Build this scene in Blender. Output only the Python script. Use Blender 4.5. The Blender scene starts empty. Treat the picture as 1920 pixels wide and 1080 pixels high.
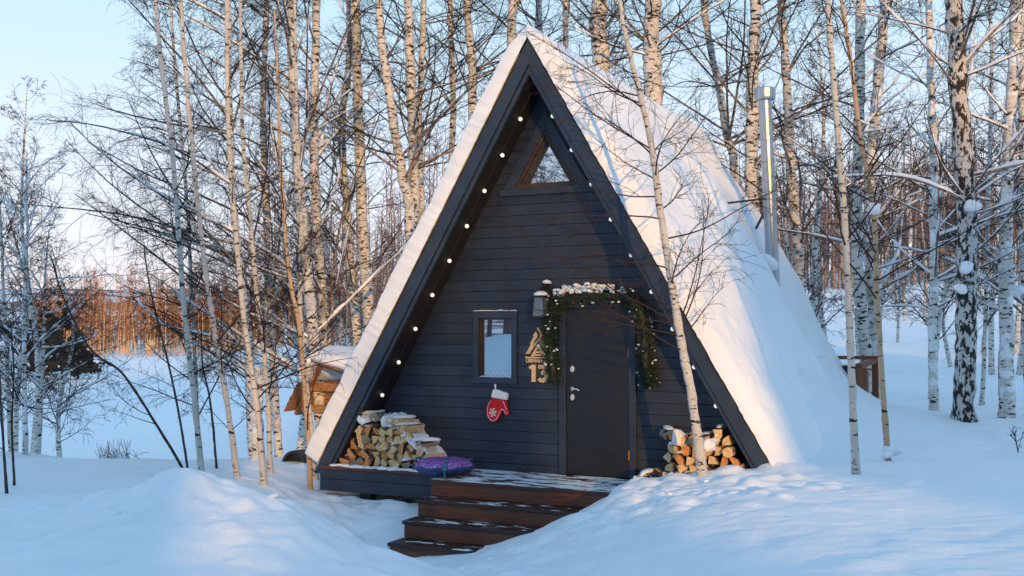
import bpy, bmesh, math, random
import numpy as np
from mathutils import Vector, Matrix
S = bpy.context.scene
R_ = math.radians
# ------------------------------------------------------------------ camera
CAM = np.array([5.513, -11.897, 1.839]); YAW = -0.4495; PIT = 0.0387; FPX = 1988.2
Fw = np.array([math.sin(YAW)*math.cos(PIT), math.cos(YAW)*math.cos(PIT), math.sin(PIT)])
Rt = np.array([math.cos(YAW), -math.sin(YAW), 0.0]); Up = np.cross(Rt, Fw)
cam = bpy.data.objects.new('camera', bpy.data.cameras.new('camera')); S.collection.objects.link(cam)
cam.data.sensor_width = 36; cam.data.lens = FPX/1920*36; cam.data.clip_start = .1; cam.data.clip_end = 6000
cam.matrix_world = Matrix((( *(Rt[0], Up[0], -Fw[0]), CAM[0]), (Rt[1], Up[1], -Fw[1], CAM[1]), (Rt[2], Up[2], -Fw[2], CAM[2]), (0, 0, 0, 1)))
S.camera = cam
def at(u, v, s):
    """world point seen at photo pixel (u, v), s metres in front of the camera"""
    return CAM + s*(Fw + Rt*(u-960)/FPX - Up*(v-540)/FPX)
# ------------------------------------------------------------------ light
SUN_AZ, SUN_EL = 38.0, 8.5          # azimuth from -y towards +x
w = bpy.data.worlds.new("World"); S.world = w; w.use_nodes = True
nt = w.node_tree; nt.nodes.clear()
out = nt.nodes.new('ShaderNodeOutputWorld'); bg = nt.nodes.new('ShaderNodeBackground'); bg.inputs[1].default_value = .15
sky = nt.nodes.new('ShaderNodeTexSky'); sky.sky_type = 'NISHITA'; sky.sun_disc = False
sky.sun_elevation = R_(SUN_EL); sky.sun_rotation = R_(180-SUN_AZ); sky.air_density = 1.0; sky.dust_density = .3; sky.ozone_density = 3
tc = nt.nodes.new('ShaderNodeTexCoord'); sp = nt.nodes.new('ShaderNodeSeparateXYZ'); rp = nt.nodes.new('ShaderNodeValToRGB')
nt.links.new(tc.outputs['Generated'], sp.inputs[0]); nt.links.new(sp.outputs['Z'], rp.inputs[0])
el = rp.color_ramp.elements
el[0].position = 0.0; el[0].color = (7.2, 6.2, 6.8, 1); el[1].position = .75; el[1].color = (2.6, 5.0, 7.9, 1)
e = el.new(.10); e.color = (7.1, 7.2, 8.0, 1)
e = el.new(.30); e.color = (4.8, 6.7, 8.0, 1)
mx = nt.nodes.new('ShaderNodeMixRGB'); mx.inputs[0].default_value = .82
nt.links.new(sky.outputs[0], mx.inputs[1]); nt.links.new(rp.outputs[0], mx.inputs[2])
nt.links.new(mx.outputs[0], bg.inputs[0]); nt.links.new(bg.outputs[0], out.inputs[0])
sl = bpy.data.lights.new('sun', 'SUN'); sl.energy = 3.3; sl.angle = R_(.9); sl.color = (1.0, .52, .12)
so = bpy.data.objects.new('sun', sl); S.collection.objects.link(so)
a, e_ = R_(SUN_AZ), R_(SUN_EL)
SUND = np.array([math.sin(a)*math.cos(e_), -math.cos(a)*math.cos(e_), math.sin(e_)])
so.rotation_euler = Vector(SUND).to_track_quat('Z', 'Y').to_euler()
S.view_settings.view_transform = 'Standard'; S.view_settings.look = 'None'; S.view_settings.exposure = 0; S.view_settings.gamma = 1
S.cycles.use_denoising = True; S.cycles.max_bounces = 6; S.cycles.transparent_max_bounces = 12
# ------------------------------------------------------------------ helpers
rnd = random.Random(7); rng = np.random.default_rng(11)
COL = S.collection
def props(o, label=None, cat=None, group=None, kind=None):
    for k, v in (('label', label), ('category', cat), ('group', group), ('kind', kind)):
        if v: o[k] = v
    return o
def empty(name, loc=(0, 0, 0), **k):
    o = bpy.data.objects.new(name, None); COL.objects.link(o); o.location = loc; return props(o, **k)
def mesh_obj(name, V, Fc, mats, parent=None, smooth=False, mi=None, attr=None, loc=None):
    V = np.asarray(V, float)
    me = bpy.data.meshes.new(name)
    if isinstance(Fc, np.ndarray):
        n, k = Fc.shape
        me.vertices.add(len(V)); me.vertices.foreach_set('co', V.astype(np.float32).ravel())
        me.loops.add(n*k); me.loops.foreach_set('vertex_index', Fc.astype(np.int32).ravel())
        me.polygons.add(n); me.polygons.foreach_set('loop_start', np.arange(0, n*k, k, dtype=np.int32))
        me.update(calc_edges=True); me.validate()
    else:
        me.from_pydata([tuple(v) for v in V], [], [tuple(f) for f in Fc]); me.update()
    for m in (mats if isinstance(mats, (list, tuple)) else [mats]): me.materials.append(m)
    if mi is not None: me.polygons.foreach_set('material_index', np.asarray(mi, dtype=np.int32))
    if smooth: me.polygons.foreach_set('use_smooth', np.ones(len(me.polygons), bool))
    if attr is not None:
        A = me.attributes.new('rad', 'FLOAT', 'POINT'); A.data.foreach_set('value', np.asarray(attr, np.float32))
    o = bpy.data.objects.new(name, me); COL.objects.link(o)
    if parent is not None: o.parent = parent; o.location = tuple(-np.array(parent.location)) if loc is None else loc
    elif loc is not None: o.location = loc
    return o
class MB:
    """collects simple shapes into one mesh"""
    def __init__(s): s.v = []; s.f = []; s.m = []
    def add(s, v, f, m=0):
        b = len(s.v); s.v += [tuple(float(c) for c in p) for p in v]; s.f += [tuple(b+i for i in q) for q in f]; s.m += [m]*len(f)
    def box(s, x0, x1, y0, y1, z0, z1, m=0):
        s.add([(x0, y0, z0), (x1, y0, z0), (x1, y1, z0), (x0, y1, z0), (x0, y0, z1), (x1, y0, z1), (x1, y1, z1), (x0, y1, z1)],
              [(0, 3, 2, 1), (4, 5, 6, 7), (0, 1, 5, 4), (1, 2, 6, 5), (2, 3, 7, 6), (3, 0, 4, 7)], m)
    def bar(s, p, q, w_, h, up=(0, 0, 1), m=0):
        p, q, up = np.array(p, float), np.array(q, float), np.array(up, float)
        d = q-p; d /= np.linalg.norm(d); a = np.cross(d, up); a /= np.linalg.norm(a); b = np.cross(a, d)
        c = [-a*w_/2-b*h/2, a*w_/2-b*h/2, a*w_/2+b*h/2, -a*w_/2+b*h/2]
        s.add([p+x for x in c]+[q+x for x in c], [(3, 2, 1, 0), (4, 5, 6, 7), (0, 1, 5, 4), (1, 2, 6, 5), (2, 3, 7, 6), (3, 0, 4, 7)], m)
    def prism(s, poly, y0, y1, m=0, mside=None):
        """poly in (x, z), extruded y0 (front) to y1 (back)"""
        n = len(poly); A = sum(poly[i][0]*poly[(i+1) % n][1]-poly[(i+1) % n][0]*poly[i][1] for i in range(n))
        if A < 0: poly = poly[::-1]
        b = len(s.v); s.v += [(x, y0, z) for x, z in poly]+[(x, y1, z) for x, z in poly]
        s.f += [tuple(b+i for i in range(n)), tuple(b+n+i for i in reversed(range(n)))]; s.m += [m, m]
        for i in range(n):
            j = (i+1) % n; s.f.append((b+j, b+i, b+n+i, b+n+j)); s.m.append(m if mside is None else mside)
    def lathe(s, prof, c, n=16, axis='z', m=0):
        """prof = [(r, h)...]"""
        b = len(s.v); c = np.array(c, float)
        for r, h in prof:
            for i in range(n):
                t = 2*math.pi*i/n; p = (r*math.cos(t), r*math.sin(t), h)
                if axis == 'y': p = (p[0], p[2], p[1])
                if axis == 'x': p = (p[2], p[0], p[1])
                s.v.append(tuple(c+np.array(p)))
        for k in range(len(prof)-1):
            for i in range(n):
                j = (i+1) % n; s.f.append((b+k*n+i, b+k*n+j, b+(k+1)*n+j, b+(k+1)*n+i)); s.m.append(m)
        s.f.append(tuple(b+i for i in reversed(range(n)))); s.m.append(m)
        s.f.append(tuple(b+(len(prof)-1)*n+i for i in range(n))); s.m.append(m)
    def blob(s, c, r, seed=0, sub=2, amp=.25, flat=None, m=0):
        bm = bmesh.new(); bmesh.ops.create_icosphere(bm, subdivisions=sub, radius=1)
        rr = np.random.default_rng(seed); K = rr.normal(size=(4, 3))*1.7; ph = rr.uniform(0, 6, 4)
        vs = np.array([v.co[:] for v in bm.verts]); d = 1+amp*np.mean(np.sin(vs@K.T+ph), axis=1)*1.6
        vs = vs*d[:, None]
        if flat is not None: vs[:, 2] = np.maximum(vs[:, 2], flat)
        vs = vs*np.array(r)+np.array(c)
        s.add(vs, [tuple(v.index for v in f.verts) for f in bm.faces], m); bm.free()
    def tube(s, pts, r, n=6, m=0):
        V, F = sweep(np.array([pts], float), np.full((1, len(pts)), r) if np.isscalar(r) else np.array([r]), n); s.add(V, F.tolist(), m)
    def build(s, name, mats, parent=None, smooth=False, bevel=0, loc=None):
        o = mesh_obj(name, s.v, s.f, mats, parent, smooth, s.m, loc=loc)
        if bevel:
            b = o.modifiers.new('bevel', 'BEVEL'); b.width = bevel; b.segments = 2; b.limit_method = 'ANGLE'
        return o
def sweep(P, Rr, n):
    """P (M,N,3) polylines, Rr (M,N) radii -> verts, quads"""
    M, N, _ = P.shape
    T = np.empty_like(P); T[:, 1:-1] = P[:, 2:]-P[:, :-2]; T[:, 0] = P[:, 1]-P[:, 0]; T[:, -1] = P[:, -1]-P[:, -2]
    T /= np.linalg.norm(T, axis=2, keepdims=True)+1e-12
    mT = P[:, -1]-P[:, 0]; mT /= np.linalg.norm(mT, axis=1, keepdims=True)+1e-12
    ref = np.where(np.abs(mT[:, 2:3]) > .8, np.array([[1., 0, 0]]), np.array([[0., 0, 1.]]))
    A = np.cross(T, ref[:, None, :]); A /= np.linalg.norm(A, axis=2, keepdims=True)+1e-12; B = np.cross(T, A)
    th = np.arange(n)*2*math.pi/n
    V = P[:, :, None]+Rr[:, :, None, None]*(np.cos(th)[None, None, :, None]*A[:, :, None]+np.sin(th)[None, None, :, None]*B[:, :, None])
    idx = np.arange(M*N*n).reshape(M, N, n); nx = np.roll(idx, -1, axis=2)
    F = np.stack([idx[:, :-1], idx[:, 1:], nx[:, 1:], nx[:, :-1]], -1).reshape(-1, 4)
    return V.reshape(-1, 3), F
def hash2(ix, iy, seed):
    h = (ix.astype(np.int64)*374761393+iy.astype(np.int64)*668265263+seed*144665) & 0x7fffffff
    h = ((h ^ (h >> 13))*1274126177) & 0x7fffffff; h = h ^ (h >> 16)
    return (h & 0xffff)/65535.
def vnoise(x, y, seed=0):
    x = np.asarray(x, float); y = np.asarray(y, float); ix = np.floor(x); iy = np.floor(y); fx = x-ix; fy = y-iy
    fx = fx*fx*fx*(fx*(fx*6-15)+10); fy = fy*fy*fy*(fy*(fy*6-15)+10)
    a = hash2(ix, iy, seed); b = hash2(ix+1, iy, seed); c = hash2(ix, iy+1, seed); d = hash2(ix+1, iy+1, seed)
    return (a+(b-a)*fx)*(1-fy)+(c+(d-c)*fx)*fy-.5
def fbm(x, y, seed=0, o=4):
    r = 0; a = 1.
    for k in range(o): r = r+a*vnoise(x*2**k, y*2**k, seed+k*17); a *= .5
    return r
def sstep(a, b, x):
    t = np.clip((np.asarray(x, float)-a)/(b-a), 0, 1); return t*t*(3-2*t)
# ------------------------------------------------------------------ materials
def mat(name, col=(.5, .5, .5), rough=.6, metal=0, spec=.5):
    m = bpy.data.materials.new(name); m.use_nodes = True; b = m.node_tree.nodes['Principled BSDF']
    b.inputs['Base Color'].default_value = (*col, 1); b.inputs['Roughness'].default_value = rough
    b.inputs['Metallic'].default_value = metal; b.inputs['Specular IOR Level'].default_value = spec
    return m
class NT:
    def __init__(s, m): s.t = m.node_tree; s.b = s.t.nodes['Principled BSDF']
    def n(s, ty, **k):
        x = s.t.nodes.new(ty)
        for a, v in k.items(): setattr(x, a, v)
        return x
    def l(s, a, b): s.t.links.new(a, b)
    def coord(s, scale=(1, 1, 1), kind='Object'):
        c = s.n('ShaderNodeTexCoord'); m = s.n('ShaderNodeMapping'); m.inputs['Scale'].default_value = scale
        s.l(c.outputs[kind], m.inputs[0]); return m.outputs[0]
    def noise(s, vec, scale=5, detail=4, rough=.55):
        x = s.n('ShaderNodeTexNoise'); x.inputs['Scale'].default_value = scale; x.inputs['Detail'].default_value = detail
        x.inputs['Roughness'].default_value = rough; s.l(vec, x.inputs['Vector']); return x.outputs['Fac']
    def ramp(s, fac, stops, interp='LINEAR'):
        r = s.n('ShaderNodeValToRGB'); r.color_ramp.interpolation = interp; el = r.color_ramp.elements
        while len(el) < len(stops): el.new(.5)
        for e, (p, c) in zip(el, stops): e.position = p; e.color = (*c, 1) if len(c) == 3 else c
        s.l(fac, r.inputs[0]); return r.outputs[0]
    def mix(s, fac, a, b):
        x = s.n('ShaderNodeMixRGB')
        for i, v in enumerate((fac, a, b)):
            if hasattr(v, 'links') or isinstance(v, bpy.types.NodeSocket): s.l(v, x.inputs[i])
            else: x.inputs[i].default_value = v if i == 0 else (*v, 1)
        return x.outputs[0]
    def math(s, op, a, b=0, clamp=False):
        x = s.n('ShaderNodeMath', operation=op, use_clamp=clamp)
        for i, v in enumerate((a, b)):
            if isinstance(v, bpy.types.NodeSocket): s.l(v, x.inputs[i])
            else: x.inputs[i].default_value = v
        return x.outputs[0]
    def bump(s, h, strength=.3, dist=.02):
        b = s.n('ShaderNodeBump'); b.inputs['Strength'].default_value = strength; b.inputs['Distance'].default_value = dist
        s.l(h, b.inputs['Height']); s.l(b.outputs[0], s.b.inputs['Normal'])
    def upz(s):
        g = s.n('ShaderNodeNewGeometry'); p = s.n('ShaderNodeSeparateXYZ'); s.l(g.outputs['True Normal'], p.inputs[0]); return p.outputs['Z']
WHITE = (.84, .86, .9)
def m_snow(name='snow', bs=.35):
    m = mat(name, WHITE, .55, spec=.3); t = NT(m); c = t.coord()
    n1 = t.noise(c, 7, 9, .68); n2 = t.noise(c, 70, 3, .6); h = t.math('ADD', n1, t.math('MULTIPLY', n2, .3))
    t.bump(h, bs, .05); t.b.inputs['Subsurface Weight'].default_value = .0
    col = t.ramp(t.noise(c, 1.3, 3), [(.3, (.80, .83, .88)), (.7, (.86, .88, .91))]); t.l(col, t.b.inputs['Base Color'])
    return m
M = {}
M['snow'] = m_snow(); M['roof_snow'] = m_snow('roof_snow', .25)
def m_ground():
    m = m_snow('ground_snow', .55); t = NT(m)
    base = t.b.inputs['Base Color'].links[0].from_socket
    c = t.coord(); ln = t.n('ShaderNodeVectorMath', operation='LENGTH'); t.l(c, ln.inputs[0])
    far = t.math('MULTIPLY', t.math('SUBTRACT', ln.outputs['Value'], 260.), .01, True)
    pat = t.ramp(t.noise(c, .012, 6, .6), [(.46, (0, 0, 0)), (.54, (1, 1, 1))])
    f = t.math('MULTIPLY', far, pat)
    t.l(t.mix(f, base, (.13, .07, .055)), t.b.inputs['Base Color'])
    return m
M['ground'] = m_ground()
def m_paint(name, col, rough=.45, var=.25, sc=3):
    m = mat(name, col, rough); t = NT(m); c = t.coord((1, 1, 1))
    n = t.noise(c, sc, 5); lo = tuple(x*(1-var) for x in col); hi = tuple(min(1, x*(1+var)) for x in col)
    t.l(t.ramp(n, [(.3, lo), (.7, hi)]), t.b.inputs['Base Color'])
    g = t.noise(t.coord((3, 3, 60)), 6, 4); t.bump(g, .12, .01)
    rr = t.ramp(t.noise(c, 7, 4), [(.3, (rough-.08,)*3), (.7, (rough+.12,)*3)]); t.l(rr, t.b.inputs['Roughness'])
    return m
M['wall'] = m_paint('wall_paint', (.013, .023, .047), .5)
M['fascia'] = m_paint('fascia_paint', (.021, .034, .060), .45)
M['groove'] = mat('groove_dark', (.006, .008, .012), .8)
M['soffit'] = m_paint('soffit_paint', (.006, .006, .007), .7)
M['door'] = m_paint('door_paint', (.006, .008, .014), .42, .15)
def board_tone():
    t = NT(M['wall']); base = t.b.inputs['Base Color'].links[0].from_socket; c = t.coord(); p = t.n('ShaderNodeSeparateXYZ'); t.l(c, p.inputs[0])
    f = t.math('FLOOR', t.math('DIVIDE', t.math('ADD', p.outputs['Z'], 10*.14-.233), .14)); wn_ = t.n('ShaderNodeTexWhiteNoise', noise_dimensions='1D'); t.l(f, wn_.inputs['W'])
    st_ = t.noise(t.coord((1.2, 1, 1.2)), 1.1, 4, .6); k = t.math('ADD', t.math('MULTIPLY', wn_.outputs['Value'], .45), t.math('MULTIPLY', st_, .9))
    x = t.n('ShaderNodeMixRGB', blend_type='MULTIPLY'); x.inputs[0].default_value = 1; t.l(base, x.inputs[1]); t.l(t.ramp(k, [(.3, (.68, .68, .70)), (.95, (1.35, 1.3, 1.25))]), x.inputs[2])
    fl = t.ramp(t.noise(t.coord(), 55, 2), [(.80, (0, 0, 0)), (.82, (1, 1, 1))]); fr = t.ramp(t.noise(t.coord((1, 1, 3)), 26, 5, .7), [(.60, (0, 0, 0)), (.70, (1, 1, 1))]); lo = t.n('ShaderNodeMapRange'); lo.inputs[1].default_value = .55; lo.inputs[2].default_value = .0; t.l(p.outputs['Z'], lo.inputs[0])
    c1 = t.mix(t.math('MULTIPLY', fl, .5), x.outputs[0], (.16, .13, .10)); t.l(t.mix(t.math('MULTIPLY', t.math('MULTIPLY', fr, lo.outputs[0]), .45), c1, (.55, .57, .60)), t.b.inputs['Base Color'])
def m_wood(name, lo, hi, sc=(1.5, 18, 18), rough=.55, snowy=None):
    m = mat(name, hi, rough); t = NT(m); c = t.coord(sc)
    n = t.noise(c, 2.5, 6, .6); col = t.ramp(n, [(.3, lo), (.72, hi)])
    if snowy:
        s = t.noise(t.coord((snowy[0], snowy[1], 1)), 1, 6, .68); s = t.ramp(s, [(snowy[2], (0, 0, 0)), (snowy[2]+.05, (1, 1, 1))])
        f = t.math('MULTIPLY', s, t.math('GREATER_THAN', t.upz(), .7)); col = t.mix(f, col, WHITE)
        rg = t.math('ADD', t.math('MULTIPLY', f, .2), rough); t.l(rg, t.b.inputs['Roughness'])
    t.l(col, t.b.inputs['Base Color']); t.bump(n, .25, .01); return m
M['deck'] = m_wood('deck_wood', (.018, .008, .006), (.055, .020, .012), rough=.4, snowy=(2.6, 8, .56))
M['deck_snowy'] = m_wood('deck_wood_snowy', (.028, .010, .006), (.07, .024, .012), rough=.4, snowy=(2.0, 6.5, .45))
M['riser'] = m_wood('riser_wood', (.060, .019, .009), (.185, .055, .024), rough=.45)
M['trimwood'] = m_wood('window_wood', (.02, .013, .008), (.065, .04, .02))
M['orange'] = m_wood('shelter_wood', (.22, .09, .03), (.50, .23, .08), rough=.6)
M['brownpost'] = m_wood('terrace_wood', (.13, .04, .015), (.26, .085, .03), (18, 18, 1.5))
M['logwood'] = m_wood('cut_wood', (.56, .33, .14), (.86, .63, .35), (9, 9, 9), .75)
M['logwood_b'] = m_wood('cut_wood_orange', (.42, .15, .04), (.74, .36, .12), (9, 9, 9), .75)
M['logwood_g'] = m_wood('cut_wood_grey', (.17, .13, .09), (.36, .28, .18), (9, 9, 9), .8)
def m_bark(name, white=(.72, .69, .65), amt=.545, dark=(.03, .025, .022), snow=None, vs=9., xy=3.2):
    m = mat(name, white, .75, spec=.2); t = NT(m); c = t.coord((xy, xy, vs))
    n = t.noise(c, 2.2, 5, .62); k = t.ramp(n, [(amt, (0, 0, 0)), (amt+.035, (1, 1, 1))])
    c2 = t.coord((14, 14, 75)); n2 = t.noise(c2, 1., 3, .5); k2 = t.ramp(n2, [(.66, (0, 0, 0)), (.69, (1, 1, 1))])
    tone = t.ramp(t.noise(t.coord((1, 1, 2.5)), 1.2, 4), [(.3, tuple(x*.78 for x in white)), (.7, white)])
    col = t.mix(t.math('MAXIMUM', k, k2), tone, dark)
    if snow:
        s = t.noise(t.coord((2, 2, 3)), 1.4, 5, .6); g = t.n('ShaderNodeNewGeometry'); p = t.n('ShaderNodeVectorMath', operation='DOT_PRODUCT')
        t.l(g.outputs['Normal'], p.inputs[0]); p.inputs[1].default_value = (.35, -.85, .4)
        f = t.math('MULTIPLY', t.ramp(s, [(snow, (0, 0, 0)), (snow+.06, (1, 1, 1))]), t.math('GREATER_THAN', p.outputs['Value'], .2)); col = t.mix(f, col, WHITE)
    t.l(col, t.b.inputs['Base Color']); t.bump(t.math('ADD', n, n2), .4, .01); return m
M['bark'] = m_bark('birch_bark'); M['bark_young'] = m_bark('young_birch_bark', (.60, .56, .51), .565, vs=11)
M['bark_old'] = m_bark('old_birch_bark', (.58, .55, .52), .49, vs=3.6, xy=6.5); M['bark_snow'] = m_bark('snowy_birch_bark', snow=.50)
M['bark_warm'] = m_bark('tan_birch_bark', (.56, .39, .25), .57, vs=11); M['bark_sap'] = m_bark('sapling_bark', (.10, .075, .06), .5, vs=14)
def m_twig(name, thin=(.024, .017, .017), thick=(.36, .29, .24), r0=.010, r1=.026, snow=False):
    m = mat(name, thin, .8, spec=.15); t = NT(m); a = t.n('ShaderNodeAttribute', attribute_name='rad')
    f = t.n('ShaderNodeMapRange'); f.inputs[1].default_value = r0; f.inputs[2].default_value = r1; t.l(a.outputs['Fac'], f.inputs[0])
    n = t.noise(t.coord((4, 4, 4)), 3, 4); th = t.mix(t.ramp(n, [(.48, (0, 0, 0)), (.58, (1, 1, 1))]), thick, tuple(x*.25 for x in thick))
    col = t.mix(f.outputs[0], thin, th)
    if snow:
        g = t.n('ShaderNodeNewGeometry'); p = t.n('ShaderNodeSeparateXYZ'); t.l(g.outputs['Normal'], p.inputs[0])
        n3 = t.noise(t.coord((1, 1, 1)), 1.5, 3)
        k = t.math('MULTIPLY', t.math('GREATER_THAN', p.outputs['Z'], .15), t.math('GREATER_THAN', n3, .38)); k = t.math('MULTIPLY', k, t.math('GREATER_THAN', a.outputs['Fac'], .006))
        col = t.mix(k, col, WHITE)
    t.l(col, t.b.inputs['Base Color']); return m
M['twig'] = m_twig('birch_twigs'); M['twig_snow'] = m_twig('snowy_birch_twigs', snow=True)
M['twig_warm'] = m_twig('tan_birch_twigs', (.05, .03, .025), (.40, .26, .15))
M['twig_far'] = m_twig('far_birch_twigs', (.10, .065, .06), (.36, .28, .22), .02, .05)
M['steel'] = mat('stainless_steel', (.44, .47, .52), .34, 1.0); tt = NT(M['steel']); tt.bump(tt.noise(tt.coord((1, 1, 7)), 3, 3), .08, .02)
M['blackmetal'] = mat('black_metal', (.02, .02, .022), .45, .3)
M['silver'] = mat('silver_metal', (.78, .79, .8), .3, .7)
M['hinge'] = mat('worn_brass', (.30, .14, .05), .45, .5)
M['roofmetal'] = mat('roof_metal', (.035, .042, .05), .4, .6)
M['ply'] = m_wood('pale_plywood', (.62, .40, .20), (.78, .54, .30), (6, 6, 6), .6)
M['red'] = m_paint('red_felt', (.62, .012, .015), .85, .15, 30); M['felt'] = m_paint('white_felt', (.82, .80, .80), .9, .06, 40)
M['blue'] = m_paint('blue_vinyl', (.012, .05, .16), .35, .3, 12)
def m_purple():
    m = mat('purple_vinyl', (.2, .06, .35), .35); t = NT(m); c = t.coord()
    n = t.noise(c, 38, 5, .75); t.l(t.ramp(n, [(.38, (.08, .03, .26)), (.52, (.27, .09, .42)), (.64, (.60, .42, .66))]), t.b.inputs['Base Color']); t.bump(n, .2, .01); return m
M['purple'] = m_purple()
M['teal'] = mat('teal_strap', (.02, .13, .20), .5)
M['needle'] = m_paint('spruce_needles', (.014, .036, .018), .6, .5, 20)
M['needle_far'] = m_paint('dark_spruce', (.020, .028, .020), .7, .4, 2)
M['cone'] = mat('pine_cone', (.10, .05, .03), .8)
M['frost'] = mat('frosted_tips', (.70, .76, .82), .5)
def m_glass():
    m = bpy.data.materials.new('window_glass'); m.use_nodes = True; t = m.node_tree; t.nodes.clear()
    o = t.nodes.new('ShaderNodeOutputMaterial'); g = t.nodes.new('ShaderNodeBsdfGlossy'); g.inputs['Roughness'].default_value = .01; g.inputs[0].default_value = (.85, .93, 1, 1)
    tr = t.nodes.new('ShaderNodeBsdfTransparent'); tr.inputs[0].default_value = (.75, .8, .85, 1); x = t.nodes.new('ShaderNodeMixShader'); x.inputs[0].default_value = .5
    t.links.new(tr.outputs[0], x.inputs[1]); t.links.new(g.outputs[0], x.inputs[2]); t.links.new(x.outputs[0], o.inputs[0]); return m
M['glass'] = m_glass()
def m_emit(name, col, st):
    m = mat(name, col, .4); b = m.node_tree.nodes['Principled BSDF']; b.inputs['Emission Color'].default_value = (*col, 1); b.inputs['Emission Strength'].default_value = st; return m
M['bulb'] = m_emit('frosted_bulb', (.9, .88, .78), .75)
board_tone()
# ------------------------------------------------------------------ terrain
W2, H, D, L, Wi, Hi = 3.145, 5.466, .54, 7.71, 2.90, 5.02
CP = []
def cpx(u, v, s): p = at(u, v, s); CP.append(tuple(p))
def cz(x, y, z): CP.append((x, y, z))
for q in [(50, 940, 12), (0, 900, 13), (250, 905, 13), (150, 862, 16), (0, 862, 16), (300, 862, 16.5), (380, 893, 13.6), (445, 888, 13.9), (497, 903, 13.4), (583, 913, 14.6),
          (440, 862, 17), (560, 850, 17.5),
          (380, 908, 9.2), (330, 912, 9.3), (240, 955, 9.3), (450, 938, 8.9), (520, 988, 8.6), (580, 1032, 8.3), (350, 990, 8), (200, 1020, 8.2), (60, 1000, 9), (100, 1080, 7), (400, 1080, 7), (540, 1085, 7.4),
          (420, 925, 11.2), (520, 965, 11.5), (600, 1010, 12.2), (640, 1060, 11.0), (640, 1040, 11.8), (700, 1025, 12.2), (600, 935, 14.0), (700, 940, 13.7), (660, 985, 13), (780, 938, 13.2), (650, 1080, 10.3), (700, 1000, 12.8),
          (870, 1033, 11.65), (940, 1018, 11.4), (1010, 1000, 11.3), (1070, 978, 11.3), (1110, 958, 11.3), (1160, 918, 11.4), (1215, 897, 11.5), (1250, 896, 11.6), (1330, 903, 11.7), (1400, 913, 11.8),
          (800, 1075, 10.6), (900, 1080, 9.5), (1050, 1080, 8.4), (1200, 1080, 7.5), (1100, 1010, 9.8), (1250, 960, 9.6), (1400, 980, 8.6), (1500, 1080, 6.5), (1850, 1080, 6.0), (1400, 930, 10.6),
          (1455, 888, 11.9), (1500, 884, 12.2), (1606, 893, 11.2), (1666, 870, 12.3), (1560, 905, 10.6), (1850, 900, 9.8), (1700, 920, 9.3), (1620, 960, 8.4), (1800, 980, 8), (1700, 800, 15.5), (1850, 796, 16), (1760, 830, 14), (1900, 830, 13.5),
          (1640, 800, 15.3), (1560, 860, 13), (1920, 790, 17), (1616, 776, 17.2), (1650, 780, 17.8), (1600, 770, 18.2)]: cpx(*q)
for q in [(1.2, .2, -.35), (0, .3, -.8), (0, -2, -.72), (-1, -2.2, -.72), (-2.5, .4, -.55), (-3.3, 1.5, -.35), (2.2, .25, -.1), (2.6, .3, -.05), (1.4, .1, -.1), (1.7, -.1, -.02), (2.95, .1, .12), (3.3, 1, .2), (4.2, 2.5, .33), (4.5, 5, .45),
          (-3.4, 4, -.3), (-3.5, 8, -.5), (0, 4, -.6), (0, 9, -.5), (3, 9, .3), (6, 8, .3), (9, 6, .4), (12, 0, .6), (10, -8, .6), (5.5, -11.9, .3), (5.5, -16, .2), (0, -12, .3), (-6, -10.5, 1.75), (-4.2, -11, 1.5), (-8, -9.6, 1.2), (-6, -13, 1.2), (-4.6, -8.2, .6), (-8, -6.5, .2), (-2, -11, .5), (-12, -4, 0), (-14, 2, -.4), (14, -20, .3), (-10, -25, 0), (30, -40, 0), (0, -60, -1)]: cz(*q)
for u, s, z in [(-200, 22, -1.6), (100, 22, -1.3), (300, 22, -1.2), (500, 22, -1.0), (700, 25, -.9), (-200, 35, -2.9), (200, 32, -2.7), (450, 32, -2.5), (700, 40, -2), (0, 60, -3.1), (400, 60, -3.0), (0, 120, -3.1), (400, 120, -3.0), (-300, 200, -2), (100, 200, -3.0), (500, 200, -2.4), (800, 200, 2), (800, 80, .5),
                (1000, 25, -.4), (1100, 45, .3), (1300, 80, 4), (1560, 22, .1), (1750, 22, .15), (1900, 22, .3), (1560, 32, .1), (1900, 32, .5), (1560, 50, 1.4), (1900, 50, 1.7), (2200, 50, 2), (1560, 80, 4.6), (1900, 80, 5), (1560, 130, 9), (1900, 130, 10), (1300, 200, 8), (2300, 130, 12), (2300, 30, .6), (1700, 200, 13)]:
    p = at(u, 600, s); cz(p[0], p[1], z)
CP = np.array(CP)
def _phi(r): return np.sqrt(r*r+.6)
_D = np.linalg.norm(CP[:, None, :2]-CP[None, :, :2], axis=2); _n = len(CP)
_A = np.zeros((_n+3, _n+3)); _A[:_n, :_n] = _phi(_D)-np.eye(_n)*.12; _A[:_n, _n] = 1; _A[_n, :_n] = 1
_A[:_n, _n+1:] = CP[:, :2]*.01; _A[_n+1:, :_n] = CP[:, :2].T*.01
_w = np.linalg.solve(_A, np.concatenate([CP[:, 2], [0, 0, 0]]))
_rl = random.Random(31); LUMPS = []
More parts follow.
